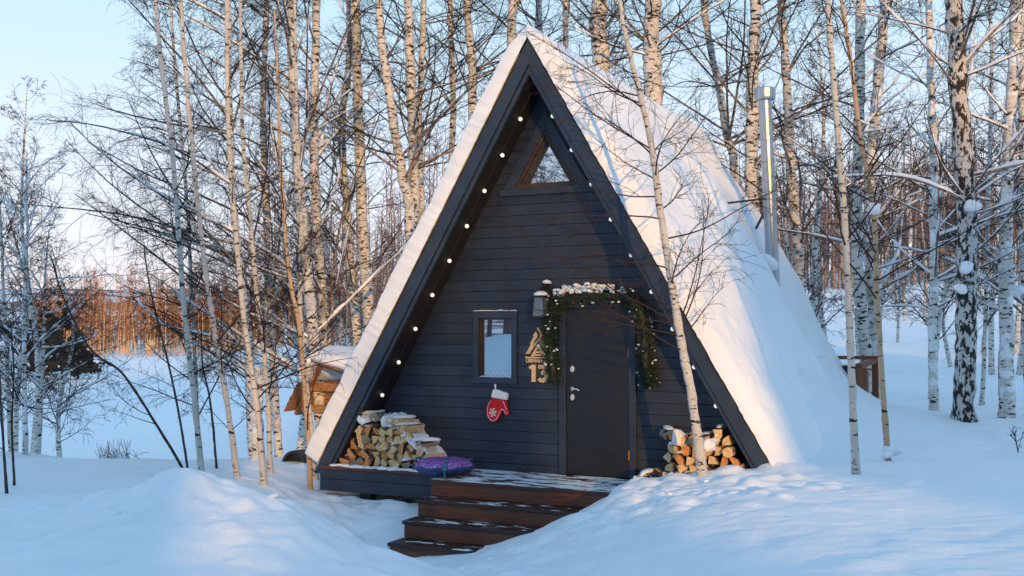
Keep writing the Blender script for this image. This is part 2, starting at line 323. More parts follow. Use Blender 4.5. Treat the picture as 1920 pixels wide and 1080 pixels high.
for k in range(820):
    if k >= 760: x_, y_ = _rl.gauss(-3.7, .8), _rl.gauss(.6, .8)
    elif k >= 640: x_, y_ = _rl.gauss(-2.4, .8), _rl.gauss(-1.4, .8)
    elif k >= 520: x_, y_ = _rl.gauss(-.9, 1.1), _rl.gauss(-5.0, .8)
    elif k < 300: x_, y_ = _rl.gauss(2.1, .75), _rl.gauss(-1.2, .65)
    elif k < 380: x_, y_ = _rl.gauss(.5, 1.1), _rl.gauss(-3.1, .6)
    elif k < 430: x_, y_ = _rl.gauss(-2.4, .6), _rl.gauss(-.6, .35)
    elif k < 480: x_, y_ = _rl.gauss(5.3, 1.2), _rl.gauss(3.2, .9)
    else: x_, y_ = _rl.gauss(-1.3, .9), _rl.gauss(-4.4, .7)
    if -1.2 < x_ < 1.5 and y_ > -1.8: continue
    r_x = _rl.uniform(.05, .17)*(1.5 if k >= 520 and _rl.random() < .4 else 1); LUMPS.append((x_, y_, r_x, r_x*_rl.uniform(.18, .42)*(1 if k < 300 else .7)))
def rbf(x, y):
    z = _w[_n]+_w[_n+1]*x*.01+_w[_n+2]*y*.01
    for i in range(_n): z = z+_w[i]*_phi(np.hypot(x-CP[i, 0], y-CP[i, 1]))
    return z
def ground(x, y, detail=True, base=None):
    x = np.atleast_1d(np.asarray(x, float)); y = np.atleast_1d(np.asarray(y, float)); z = rbf(x, y) if base is None else base
    r = np.hypot(x-5.5, y+12); k = sstep(190, 300, r)
    hill = -2+55*sstep(400, 1800, r)*(1+.5*fbm(x/500, y/500, 5, 3)); z = z*(1-k)+hill*k
    am = (.12+.95*sstep(.3, 3.2, y))*(1-sstep(5.6, 7.9, y))*sstep(-.6, .2, y); kd = am/1.75+.02; zb_ = .28; xd = W2*(1-(zb_+am)/H)+.26
    z = z+am*np.exp(-np.maximum(0, x-xd)/kd)*(x > 1.8)*(r < 40)*np.clip((x-1.8)/.5, 0, 1)
    if detail:
        near = 1-sstep(25, 60, r)
        z = z+(.10*fbm(x*.45, y*.45, 3, 3)+.035*fbm(x*1.7, y*1.7, 9, 4))*(near+.0)+.5*(1-near)*fbm(x/18, y/18, 4, 3)*(1-k)
        def lump(cx, cy, rx, ry): return np.exp(-((x-cx)/rx)**2-((y-cy)/ry)**2)
        c = lump(2.2, -1.3, 1.3, 1.2)*.09+lump(-2.3, -.7, .9, .8)*.05+lump(.6, -2.7, 1.5, .9)*.035+lump(-3.6, .6, 1.3, 1.3)*.06+lump(-3.9, 4.5, 2, 2)*.05+lump(6.2, 3.2, 1.6, 1.4)*.08+lump(-1.6, -4.6, 1.8, 1.3)*.07
        sel = np.where((np.abs(x-1) < 8) & (np.abs(y+1) < 8))[0] if x.size > 50 else np.arange(x.size)
        lz = np.zeros(x.size); xs, ys = x[sel], y[sel]; l_ = np.zeros(sel.size); vn_ = .25*vnoise(xs*9, ys*9, 8)
        for cx_, cy_, r_x, h_ in LUMPS:
            m_ = np.where((np.abs(xs-cx_) < r_x*1.2) & (np.abs(ys-cy_) < r_x*1.2))[0]
            if len(m_): d2 = ((xs[m_]-cx_)/r_x)**2+((ys[m_]-cy_)/(r_x*.85))**2+vn_[m_]; l_[m_] = np.maximum(l_[m_], h_*np.sqrt(np.clip(1-d2, 0, 1)))
        lz[sel] = l_; z = z+lz.reshape(z.shape)
        ch = np.maximum(0, vnoise(x*3.3+.4*vnoise(x*5, y*5, 3), y*3.3, 21)+.05)*1.5+np.maximum(0, vnoise(x*6.7, y*6.7, 33))*.6
        z = z+c*ch
        z = z+(lump(-1.2, -4.7, 1.9, 1.5)*.26*(.45+fbm(x*1.1+3, y*1.1, 61, 4))+lump(-2.9, -1.2, 1.5, 1.6)*.10*fbm(x*1.6, y*1.6, 64, 3))
        z = z+.012*near*(1-sstep(9, 22, r))*np.abs(vnoise(x*2.2+y*.7, y*5.5, 77))*2+.010*(1-sstep(7, 15, r))*vnoise(x*9, y*9, 78)+.035*(1-sstep(8, 16, r))*np.maximum(0, vnoise(x*3.1, y*3.1, 79))
        # trodden path in front of the steps
        pth = np.exp(-(((x+1.0+.35*(y+3))/.75)**2))*sstep(-6.5, -4, y)*(1-sstep(-1.6, -1.2, y)); z = z-.06*pth*np.abs(vnoise(x*2.6, y*2.6, 50))*2
    return z
def gz(x, y): return float(ground(x, y)[0])
def make_ground():
    n = 1000; t = np.linspace(-1, 1, n); b = 8.5; g = np.sinh(b*t)/math.sinh(b)*3600
    X, Y = np.meshgrid(g+.8, g-2.5)
    gc = g[::3] if (n-1) % 3 == 0 else np.append(g[::3], g[-1]); XC, YC = np.meshgrid(gc+.8, gc-2.5); ZC = rbf(XC, YC); tc_ = np.interp(g, gc, np.arange(len(gc))); i0 = np.minimum(tc_.astype(int), len(gc)-2); f = tc_-i0
    Zr = ZC[:, i0]*(1-f)+ZC[:, i0+1]*f; Zb = Zr[i0]*(1-f)[:, None]+Zr[i0+1]*f[:, None]; Z = ground(X.ravel(), Y.ravel(), True, Zb.ravel())
    V = np.stack([X.ravel(), Y.ravel(), Z], 1); i = np.arange(n*n).reshape(n, n)
    F = np.stack([i[:-1, :-1], i[:-1, 1:], i[1:, 1:], i[1:, :-1]], -1).reshape(-1, 4)
    o = mesh_obj('snowy_ground', V, F, M['ground'], smooth=True); props(o, kind='structure')
make_ground()
# ------------------------------------------------------------------ cabin
W2, H, D, L, Wi, Hi = 3.145, 5.466, .54, 7.71, 2.90, 5.02
SL = math.hypot(W2, H); NR = np.array([H, 0, W2])/SL; ER = np.array([W2, 0, -H])/SL
cab = empty('a_frame_cabin', (0, 3.5, 0), label='dark blue-grey A-frame cabin with a thick blanket of snow on its steep roof', cat='cabin')
def xo(z): return W2*(1-z/H)
def xi(z): return Wi*(1-z/Hi)
def xb(z, off): return W2*(1-z/H)-off           # line parallel to the outer roof edge
# roof slabs
def roof_slab():
    b = MB()
    for sx in (-1, 1):
        z0 = -.12 if sx < 0 else .0
        n = 34; y = [.02+(L-.02)*i/n for i in range(n+1)]
        # corrugated sheet
        yy = np.linspace(.02, L, 240); V = []; 
        for k in range(2):
            for q in yy:
                o = .012*math.sin(q*2*math.pi/.12); z = H if k == 0 else z0; V.append((sx*(xo(z)+o*.86+(.0)), q, z+o*.5))
        m = len(yy); b.add(V, [(i, i+1, m+i+1, m+i) if sx > 0 else (i, m+i, m+i+1, i+1) for i in range(m-1)], 0)
        # slab body under the sheet
        po = [(sx*xb(z0, .03), z0), (0, H-.05), (0, Hi+.0), (sx*xi(z0), z0)]
        b.prism(po, .075, L-.02, 1)
    b.build('roof', [M['roofmetal'], M['soffit']], cab)
roof_slab()
# fascia boards: outer board and recessed inner strip
def fascia():
    for sx, nm in ((-1, 'fascia'), (1, 'fascia')):
        z0 = -.07 if sx < 0 else -.05; b = MB(); g = .005
        zt = H; off = .185
        # outer board as two-edge strip
        b.prism([(sx*xo(z0), z0), (0, H), (0, H-off*H/W2), (sx*xb(z0+.05, off), z0+.05)] if sx > 0 else [(sx*xo(z0), z0), (0, H), (0, H-off*H/W2), (sx*(xb(z0-.1, off)), z0-.1)], -.012, .03)
        b.prism([(sx*xb(z0, off+g)+0, z0), (0, H-(off+g)*H/W2), (0, Hi-.0), (sx*xi(z0), z0)], .016, .07)
        b.build(nm, M['fascia'], cab, bevel=.004)
fascia()
# soffit boards, y from .07 to D
sb = MB()
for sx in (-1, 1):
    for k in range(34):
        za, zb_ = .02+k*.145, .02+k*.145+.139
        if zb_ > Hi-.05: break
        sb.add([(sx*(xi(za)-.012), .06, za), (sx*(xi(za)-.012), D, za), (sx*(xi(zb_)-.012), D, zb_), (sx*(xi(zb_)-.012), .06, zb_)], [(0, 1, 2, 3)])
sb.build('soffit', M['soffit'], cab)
# front wall boards with grooves and openings
OPEN = [('win', -.98, -.48, 1.20, 1.985), ('door', .21, 1.19, -.3, 2.15)]
TB, TT, TWD = 3.72, 4.36, .38     # triangular opening base z, apex z, half base
def cuts(z0, z1):
    c = []
    for _, xa, xb_, za, zb_ in OPEN:
        if z0 >= za-1e-6 and z1 <= zb_+1e-6: c.append((xa, xa, xb_, xb_))
    if z0 >= TB-1e-6 and z1 <= TT+1e-6:
        a0 = TWD*(TT-z0)/(TT-TB); a1 = TWD*(TT-z1)/(TT-TB); c.append((-a0, -a1, a0, a1))
    return sorted(c)
wb = MB(); rows = []; z = .233-.14*4
while z < Hi-.02: rows.append(z); z += .14
br = sorted(set([round(r, 4) for r in rows]+[round(r+.008, 4) for r in rows]+[1.20, 1.985, 2.15, TB, TT]))
for z0, z1 in zip(br, br[1:]):
    if z1 > Hi-.03: break
    groove = any(abs(z0-r) < 1e-3 for r in rows) and z1-z0 < .0095
    yy = D+.014 if groove else D
    x0a, x0b = xi(z0)+.03, xi(z1)+.03; L0, L1 = -x0a, -x0b
    for xa0, xa1, xb0, xb1 in cuts(z0, z1)+[(x0a, x0b, None, None)]:
        wb.add([(L0, yy, z0), (xa0, yy, z0), (xa1, yy, z1), (L1, yy, z1)], [(0, 1, 2, 3)], 1 if groove else 0)
        if groove:
            wb.add([(L0, D, z0), (xa0, D, z0), (xa0, yy, z0), (L0, yy, z0)], [(0, 1, 2, 3)], 0); wb.add([(L0, D, z1), (xa0, D, z1), (xa0, yy, z1), (L0, yy, z1)], [(3, 2, 1, 0)], 0)
        if xb0 is not None: L0, L1 = xb0, xb1
wb.build('front_wall', [M['wall'], M['groove']], cab)
b = MB(); b.prism([(-xi(-.3), -.3), (xi(-.3), -.3), (0, Hi-.02)], L-.25, L-.1); b.build('rear_wall', M['wall'], cab)
b = MB(); b.box(-2.8, 2.8, D+.02, L-.3, -.12, -.02); b.build('floor', M['deck'], cab)
# platform box in front at the left and its cap board
b = MB(); b.box(-3.10, -1.06, -.03, .0, -.17, -.045); b.box(-3.10, -1.06, -.026, .0, -.335, -.176); b.box(-3.10, -3.07, 0, .9, -.335, -.045); b.box(-1.06, 2.9, .01, .05, -.335, -.05)
b.build('platform_skirt', M['fascia'], cab, bevel=.004)
b = MB(); b.box(-3.07, -1.02, -.05, D+.01, -.042, 0); b.build('platform_top', M['riser'], cab, bevel=.004)
for x in (-2.5, -1.3, .6):
    b = MB(); b.box(x, x+.16, .05, .2, -1.3, -.34); b.build('foundation_post', M['blackmetal'], cab)
# roof snow
def roof_snow():
    ns, ny = 300, 200; EXT = .5
    s = np.concatenate([np.linspace(-(SL-.02), 0, ns), np.linspace(0, SL-.02, ns)[1:], np.linspace(SL-.02, SL+EXT, 90)[1:]]); yv = np.concatenate([np.linspace(0, .3, 22), np.linspace(.3, L-.3, ny)[1:], np.linspace(L-.3, L, 16)[1:]])
    Sg, Yg = np.meshgrid(s, yv, indexing='ij'); side = np.sign(Sg+1e-9); A = np.abs(Sg)
    SB = SL-1.75                         # where the drift starts to flare out to the ground
    kf = .30+.70*sstep(.2, 3.0, Yg); t_ = np.maximum(0, A-SB); ang = math.atan2(H, W2)-(math.atan2(H, W2)-R_(6))*sstep(0, 3.4, t_)*0
    ds = np.diff(A, axis=0, prepend=A[:1]); cx_ = np.where(side > 0, np.cumsum(np.where(side > 0, ds, 0)*np.cos(ang), axis=0), 0); cz_ = np.where(side > 0, np.cumsum(np.where(side > 0, ds, 0)*np.sin(ang), axis=0), 0)
    BX = np.where(side > 0, cx_, -A*W2/SL); BZ = np.where(side > 0, H-cz_, H-A*H/SL)
    B = np.stack([BX, Yg, BZ], -1)
    k = np.clip(Sg/.40, -1, 1); k = k*(1.5-.5*k*k); N = np.stack([k*NR[0], 0*k, np.sqrt(1-(k*NR[0])**2)], -1)
    chan = vnoise(Yg*1.15+.25*vnoise(A*.5, Yg*.4, 6), A*.10+side*3, 41)*.17+vnoise(Yg*2.6+.3*vnoise(A*.6, Yg*.5, 7), A*.16, 44)*.07
    th = .235+chan*sstep(.3, 1.2, A)*(side > 0)+.05*fbm(A*.8, Yg*.8, 60, 4)+.022*fbm(A*4, Yg*4, 66, 3)+.03*np.abs(vnoise(A*2.3, Yg*6, 68))*(Yg < .6)
    th = th+np.where(side > 0, .10*sstep(.9, .3, np.abs(A-2.6)/2.0), .06*sstep(1, 4, A))
    zz = H-A*H/SL
    th = th*(1-.30*np.exp(-(A/.22)**2))+.05*sstep(1.2, .5, A)*sstep(.1, .4, A)*(side > 0)*(1+2*vnoise(Yg*1.5, A*3, 91))
    th = np.maximum(th, .1)
    y0 = Yg
    fr = np.clip(y0/.16, 0, 1); rnd_ = np.sqrt(np.clip(1-(1-fr)**2, 0, 1))
    sf = np.where(side > 0, .22+.78*sstep(0, .9, y0)*.55+.43*sstep(.0, .25, y0), .80+.2*rnd_)
    sf = np.where(A < .6, np.maximum(sf, .8+.2*rnd_), sf)
    bk = np.clip((L-y0)/.3, 0, 1); th = th*np.minimum(sf, 1)*(.3+.7*np.sqrt(np.clip(1-(1-bk)**2, 0, 1)))
    th = np.maximum(th, .035)
    P = B+N*th[..., None]
    # ragged front edge and bare metal strip along the lower rear edge
    jag = .045*vnoise(A*7, A*0, 71)+.03*vnoise(A*19, A*0, 72); P[..., 1] = P[..., 1]+np.where(side > 0, jag-.045, .3*jag-.03)*(1-sstep(0, .3, Yg))
    P[..., 1] -= (.06+.30*sstep(2.6, 1.2, zz)*sstep(.1, .8, zz))*sstep(L-1.5, L, Yg)*(side > 0)
    nS, nY = P.shape[:2]
    G = np.stack([BX, P[..., 1], BZ], -1)+N*.016   # underside
    V = np.concatenate([P.reshape(-1, 3), G.reshape(-1, 3)]); i = np.arange(nS*nY).reshape(nS, nY); o = nS*nY
    F = [np.stack([i[:-1, :-1], i[1:, :-1], i[1:, 1:], i[:-1, 1:]], -1).reshape(-1, 4)[:, ::-1]]
    def strip(e, flip):
        q = np.stack([e[:-1], e[1:], e[1:]+o, e[:-1]+o], -1); return q if flip else q[:, ::-1]
    F += [strip(i[:, 0], True), strip(i[:, -1], False), strip(i[0, :], False), strip(i[-1, :], True)]
    mesh_obj('roof_snow', V, np.concatenate(F)[:, ::-1], M['roof_snow'], cab, smooth=True)
roof_snow()
# window
wn = MB(); y0, y1 = D-.03, D+.02
wn.box(-1.05, -.975, y0, y1, 1.205, 1.98); wn.box(-.485, -.41, y0, y1, 1.205, 1.98); wn.box(-1.055, -.405, y0-.004, y1, 1.98, 2.07); wn.box(-1.055, -.405, y0-.004, y1, 1.13, 1.205)
win = wn.build('window', M['fascia'], cab, bevel=.003)
b = MB(); b.box(-.975, -.955, D+.02, D+.10, 1.205, 1.98); b.box(-.955, -.93, D+.06, D+.10, 1.205, 1.98); b.box(-.505, -.485, D+.02, D+.13, 1.205, 1.98); b.box(-.955, -.505, D+.02, D+.10, 1.96, 1.98); b.box(-.955, -.505, D+.02, D+.10, 1.205, 1.22)
b.build('reveal', M['trimwood'], win, loc=(0, 0, 0))
b = MB(); b.box(-.93, -.505, D+.07, D+.078, 1.22, 1.96); b.build('pane', M['glass'], win, loc=(0, 0, 0))
def snow_strip(x0, x1, y0, y1, z, h, name, parent, seed, loc=(0, 0, 0)):
    n, m = 40, 6; V = []; r = np.random.default_rng(seed)
    xs = np.linspace(x0, x1, n); 
    for i, x in enumerate(xs):
        hh = h*(.6+.9*abs(float(vnoise(x*14, seed*1.3, seed)))+.2*r.random())*min(1, .35+min(i, n-1-i)/3)
        for j in range(m):
            t = j/(m-1); V.append((x, y0+(y1-y0)*t-(.004 if j == 0 else 0), z+hh*math.sin(math.pi*min(.96, .04+t*.92))**.5))
    F = [(i*m+j, (i+1)*m+j, (i+1)*m+j+1, i*m+j+1) for i in range(n-1) for j in range(m-1)]
    return mesh_obj(name, V, F, M['snow'], parent, smooth=True, loc=loc)
snow_strip(-1.06, -.40, y0-.012, D-.001, 2.069, .022, 'sill_snow', win, 3); snow_strip(-.97, -.49, D-.028, D+.09, 1.204, .022, 'sill_snow', win, 5)
b = MB(); 
for i in range(6):
    for j in range(5): b.box(-.93+i*.035, -.93+i*.035+.0345, D+.20+.01*j, D+.26, 1.17+j*.04, 1.17+j*.04+.0395, (i+j) % 2 if (i % 2 and j % 2) or not (i % 2 or j % 2) else 1)
props(b.build('plaid_cushion', [M['red'], M['felt']]), 'red and white plaid cushion seen through the small window', 'cushion')
# triangular gable window
b = MB()
def tri_ring(b, zb_, zt, hw, wd, y0, y1, m=0):
    s = hw/(zt-zb_); k = wd*math.hypot(1, s)
    b.prism([(-hw, zb_), (0, zt), (0, zt-k/s), (-hw+k+wd*0+wd*s*0, zb_)], y0, y1, m); b.prism([(hw, zb_), (hw-k, zb_), (0, zt-k/s), (0, zt)], y0, y1, m)
tri_ring(b, 3.665, 4.66, .60, .125, D-.03, D+.01); b.box(-.66, .66, D-.038, D+.01, 3.575, 3.662)
gw = b.build('gable_window', M['fascia'], cab, bevel=.003)
b = MB(); tri_ring(b, 3.665, 4.45, .46, .055, D-.012, D+.06); tri_ring(b, 3.70, 4.36, .385, .045, D+.012, D+.16); b.box(-.40, .40, D-.01, D+.15, 3.665, 3.725); b.build('reveal', M['trimwood'], gw, loc=(0, 0, 0))
b = MB(); b.prism([(-.37, 3.72), (.37, 3.72), (0, 4.345)], D+.09, D+.10); b.build('pane', M['glass'], gw, loc=(0, 0, 0))
# door
b = MB(); b.box(.19, .285, D-.045, D+.03, -.0, 2.17); b.box(1.125, 1.215, D-.045, D+.03, 0, 2.17); b.box(.285, 1.125, D-.045, D+.03, 2.105, 2.17)
dr = b.build('door_frame', M['wall'], cab, bevel=.004)
b = MB(); b.box(.289, 1.121, D-.028, D+.03, .012, 2.10); b.box(.40, 1.0, D-.031, D-.02, 1.30, 1.305); 
dd = b.build('door', M['door'], cab, bevel=.005)
b = MB(); b.box(.44, .97, D-.031, D-.027, .285, .291); b.build('door_moulding', M['groove'], dd, loc=(0, 0, 0))
for zc in (1.335, .98):
    b = MB(); pf = [(.033, 0), (.033, .012), (.026, .018)]; b.lathe(pf, (0, 0, 0), 20, 'y'); vv = [(x*.85, -y, z_*1.25) for x, y, z_ in b.v]; b.v = [(x+.375, y+D-.03, z_+zc) for x, y, z_ in vv]
    b.f = [f[::-1] for f in b.f]; lk = b.build('lock_plate', M['silver'], dd, loc=(0, 0, 0), smooth=False)
    b = MB(); b.box(.367, .383, D-.051, D-.047, zc-.003, zc+.003); b.build('keyhole', M['blackmetal'], dd, loc=(0, 0, 0))
b = MB(); b.lathe([(.026, -.02), (.026, 0)], (.375, D-.03, 1.085), 18, 'y'); b.tube([(.375, D-.05, 1.085), (.375, D-.085, 1.085), (.40, D-.09, 1.088), (.45, D-.088, 1.088), (.485, D-.08, 1.07)], .009, 8)
b.build('handle', M['silver'], dd, loc=(0, 0, 0), smooth=True)
for zc in (.29, 1.55):
    b = MB(); b.lathe([(.011, -.06), (.011, .06)], (1.122, D-.04, zc), 10); b.build('hinge', M['hinge'], dd, loc=(0, 0, 0))
# ------------------------------------------------------------------ string lights on both soffits
for sx, nm in ((-1, 'string of round white bulbs along the left soffit of the cabin'), (1, 'string of round white bulbs half hidden behind the right roof edge')):
    t = empty('string_lights', (sx*1.4, .27, 2.3), label=nm, cat='string lights', group='string lights under the eaves')
    pts = []
    for k in range(9):
        zc = 4.52-.4465*k; x = sx*(xi(zc)-(.052 if sx < 0 else .075)); ww = .032
        b = MB(); b.blob((x, .27, zc), (.027,)*3, sub=3, amp=0); b.build('bulb', M['bulb'], t, smooth=True)
        b = MB(); b.lathe([(.013, 0), (.013, .035)], (x+sx*.03, .27, zc), 8, 'z'); b.build('socket', M['blackmetal'], t)
        pts.append((sx*(xi(zc)-.018), .27, zc))
    b = MB(); b.tube([(sx*(xi(4.9)-.018), .27, 4.9)]+pts, .004, 5); b.build('cable', M['blackmetal'], t)
# ------------------------------------------------------------------ steps and deck
st = empty('deck_steps', (0, -1, 0), label='brown wooden deck with steps leading up to the cabin door, streaked with snow', cat='steps')
xl, yd, run, rise, XR = -1.079, -.571, .314, .20, 1.42
b = MB(); y = yd; k = 0
while y < D-.02:
    y2 = min(y+.118, D-.003); b.box(xl, XR, y, y2, -.045, 0); y = y2+.006
b.build('deck_boards', M['deck_snowy'], st, bevel=.004)
for k in range(4):
    y0 = yd-k*run; z = -k*rise
    if k:
        b = MB(); b.box(xl, XR, y0, y0+run*.5-.003, z-.042, z); b.box(xl, XR, y0+run*.5+.003, y0+run+.02, z-.042, z); b.build('tread', M['deck'], st, bevel=.004)
    b = MB(); b.box(xl+.02, XR-.02, y0+.02, y0+.045, z-rise+.002, z-.045); b.build('riser', M['riser'], st, bevel=.003)
b = MB()
for k in range(4):
    y0 = yd-k*run; z = -k*rise; b.box(xl+.02, xl+.06, y0+.046, y0+.046+(run if k else 1.0), -1.2, z-.047); 
b.build('stringer', M['riser'], st)
# ------------------------------------------------------------------ firewood
def log_mesh(kind, r, ln, seed):
    """cross-section in x-z, length along y from 0"""
    rr = random.Random(seed); n = 14; P = []
    if kind == 'round': P = [(r*math.cos(t)*rr.uniform(.92, 1.05), r*math.sin(t)*rr.uniform(.92, 1.05), True) for t in [2*math.pi*i/n for i in range(n)]]
    elif kind == 'half':
        P = [(r*1.1*math.cos(t), r*1.1*math.sin(t)*rr.uniform(.9, 1.05)-r*.4, True) for t in [math.pi*i/9 for i in range(10)]]
    else:
        P = [(-r*.1, -r*.85, False)]+[(r*1.75*math.cos(t)*rr.uniform(.93, 1.03), r*1.75*math.sin(t)*rr.uniform(.93, 1.03)-r*.85, True) for t in [R_(48)+R_(84)*i/6 for i in range(7)]]
    n = len(P); rings = []; ys = [0, ln*.08, ln*.5, ln]
    V = []
    bx, bz = rr.uniform(-.01, .01), rr.uniform(-.01, .01)
    for j, y in enumerate(ys):
        for i, (x, z, q) in enumerate(P):
            V.append((x*(1 if j else .97)+bx*j+rr.uniform(-.002, .002), y+(rr.uniform(-.004, .004) if j == 0 else 0), z*(1 if j else .97)+bz*j+rr.uniform(-.002, .002)))
    F = [tuple(range(n))[::1], tuple(3*n+i for i in reversed(range(n)))]; mi = [0, 0]
    for j in range(3):
        for i in range(n):
            k = (i+1) % n; F.append((j*n+k, j*n+i, (j+1)*n+i, (j+1)*n+k)); mi.append(1 if (P[i][2] and P[k][2]) else 0)
    return V, F, mi
M['bark_log'] = m_bark('firewood_bark', (.40, .36, .32), .50, (.05, .03, .02), vs=6)
LOGP = []
for i in range(18):
    kind = ('wedge', 'half', 'wedge', 'round', 'wedge', 'half')[i % 6]; r = (.060, .072, .067, .062, .056, .080)[i % 6]*(1+.12*math.sin(i*2.1))
    V, F, mi = log_mesh(kind, r, .34+.03*math.sin(i), i)
    me = bpy.data.meshes.new('split_log'); me.from_pydata(V, [], F); me.materials.append((M['logwood'], M['logwood_b'], M['logwood'], M['logwood_g'] if i % 8 == 3 else M['logwood'])[i % 4]); me.materials.append(M['bark_log']); me.polygons.foreach_set('material_index', mi); me.update()
    LOGP.append((me, r))
CAPS = []
for i in range(5):
    b = MB(); b.blob((0, .16, 0), (.044, .17, .024), seed=i+40, sub=3, amp=.35, flat=-.3); me = bpy.data.meshes.new('snow_cap'); me.from_pydata(b.v, [], b.f); me.materials.append(M['snow']); me.polygons.foreach_set('use_smooth', [True]*len(b.f)); CAPS.append(me)
def log(x, y, z, label, group, cap=0, rot=None, i=None, warm=False, yaw=0):
    i = rnd.randrange(len(LOGP)) if i is None else i; me, r = LOGP[i]
    if warm and i % 8 == 3: me, r = LOGP[(i+2) % 18]
    o = bpy.data.objects.new('split_log', me); COL.objects.link(o); o.location = (x, y, z)
    o.rotation_euler = (rnd.uniform(-.04, .04), rnd.uniform(0, 6.28) if rot is None else rot, yaw+rnd.uniform(-.1, .1)); props(o, label, 'firewood', group)
    if rnd.random() < cap:
        c = bpy.data.objects.new('snow_cap', rnd.choice(CAPS)); COL.objects.link(c); c.parent = o
        c.matrix_parent_inverse = Matrix.Rotation(-o.rotation_euler[1], 4, 'Y'); c.location = (0, rnd.uniform(-.02, .03), r*.95); k = r/.055*rnd.uniform(.8, 1.2); c.scale = (k, 1, rnd.uniform(.7, 1.4))
    return o
ORD = ['first', 'second', 'third', 'fourth', 'fifth', 'sixth', 'seventh', 'eighth', 'ninth', 'tenth', 'eleventh', 'twelfth', 'thirteenth', 'fourteenth', 'fifteenth', 'sixteenth', 'seventeenth', 'eighteenth', 'nineteenth', 'twentieth']
def ordn(k): return ORD[k] if k < 20 else 'twenty-'+ORD[k-20]
def row_labels(rows_, where):
    for r, row in enumerate(rows_):
        rn = 'bottom row' if r == 0 else ('top row' if r == len(rows_)-1 else ordn(r)+' row up')
        for k, o in enumerate(row):
            o['label'] = 'log %s, %s, %s from the left' % (where, rn, ordn(k))
LL, LG = 'split log under snow in the stack left of the deck', 'logs stacked at the left corner of the cabin'
def pile_left():
    z = .065; row = 0; RW = []
    while z < .58:
        xa = -(xi(z)-.07)+.02; 
        xb_ = np.interp(z, [0, .1, .3, .5, .65, .75], [-1.42, -1.47, -1.62, -1.86, -2.1, -2.2]); x = xa+(row % 2)*.05
        RW.append([])
        while x < xb_:
            edge = (x > xb_-.22) or z > .48
            RW[-1].append(None); RW[-1][-1] = log(x, rnd.uniform(.04, .14), z+rnd.uniform(-.012, .012), LL, LG, .3 if edge else .34); x += rnd.uniform(.112, .138)
        z += .104; row += 1
    row_labels(RW, 'under snow in the left stack')
    for k, (x, z, yw) in enumerate([(-1.88, .50, .5), (-1.76, .40, -.4), (-1.66, .30, .7), (-1.58, .21, -.3), (-1.50, .12, .5), (-2.1, .60, .6)]):
        log(x, .06, z+.03, 'stray log in the right slope of the left stack, %s of six' % ['second highest', 'third highest', 'fourth highest', 'fifth highest', 'lowest', 'highest'][k], 'stray logs of the left stack', .4, yaw=-yw)
    for (x, z, yw, y) in [(-2.50, .635, .5, .06), (-2.28, .65, -.35, .04), (-1.95, .60, .45, .05)]:
        log(x, y, z+.02, 'split log lying askew on top of the left stack, %s from the left' % ORD[[-2.50, -2.28, -1.95].index(x)], 'logs lying across the left stack', .9, yaw=-yw)
pile_left()
RL, RG = 'split log lit orange in the stack behind the young birch', 'logs stacked at the right corner of the cabin'
def pile_right():
    z = -.10; row = 0; RW = []
    while z < .72:
        xa = np.interp(z, [-.1, .1, .3, .5, .56, .62, .75], [1.62, 1.72, 1.72, 1.78, 1.95, 2.28, 2.36]); xb_ = xi(z)-.10; x = xa+(row % 2)*.05
        RW.append([])
        while x < xb_:
            gap = 2.0 < x < 2.25 and z > .58
            if not gap: RW[-1].append(None); RW[-1][-1] = log(x, rnd.uniform(.03, .13), z+rnd.uniform(-.012, .012), RL, RG, .5 if z > .4 else .22, warm=True)
            x += rnd.uniform(.125, .15)
        z += .108; row += 1
    row_labels(RW, 'of the sunlit right stack')
    log(1.50, -.10, .03, 'large round log lying apart at the foot of the right stack', None, 1, 0, 3).scale = (2.0, 1, 2.0)
    log(1.80, .12, .60, 'dark barked log topped with snow on the right stack', None, 1, 0, 9, yaw=.5)
pile_right()
# snow drifted over the piles: a blanket that follows the heap and folds over its front
def drape(x0, x1, y0, y1, xs_, zs_, seed, name, label, th=.05, fall=.12):
    n, m = 110, 46; V = []
    for i in range(n):
        x = x0+(x1-x0)*i/(n-1); top = float(np.interp(x, xs_, zs_)); yf = y0+.09+.28*float(vnoise(x*8, 1, seed))+.12*float(vnoise(x*21, 2, seed)); fl = max(.01, fall*(.9+2.4*float(vnoise(x*7, 3, seed))))
        ex = min(1, min(i, n-1-i)/7)
        for j in range(m):
            if j < 14: q = j/13; y = yf-.012*math.sin(q*math.pi); z = top-fl*(1-q)
            else: q = (j-13)/(m-14); y = yf+(y1-yf)*q; z = top
            t = (th*(.45+1.6*float(fbm(x*8, y*8, seed+4, 3)))+.045*float(vnoise(x*9, y*3, seed+9)))*ex
            k = min(1, j/13); V.append((x, y-t*.6*(1-k)*min(1, j/4), z+t*k))
    F = [(i*m+j, (i+1)*m+j, (i+1)*m+j+1, i*m+j+1) for i in range(n-1) for j in range(m-1)]
    o = mesh_obj(name, V, F, M['snow'], smooth=True); props(o, label, 'snow', kind='stuff')
drape(-2.62, -1.36, .03, .53, [-2.62, -2.45, -2.2, -1.95, -1.80, -1.6, -1.45, -1.36], [.60, .65, .65, .60, .48, .32, .15, .04], 11, 'snow_drift', 'powdery snow lying over the logs of the left stack', .05, .05)
drape(1.74, 2.36, .02, .5, [1.74, 1.85, 2.05, 2.2, 2.36], [.50, .60, .57, .50, .56], 23, 'snow_drift', 'lumpy snow lying on top of the right log stack', .06, .07)
b = MB(); r_ = random.Random(5)
for k in range(34): b.blob((-2.85+1.45*k/33, .0+r_.uniform(-.03, .03), .004), (r_.uniform(.05, .09), r_.uniform(.04, .07), r_.uniform(.012, .03)), seed=k+90, sub=2, amp=.5, flat=-.2)
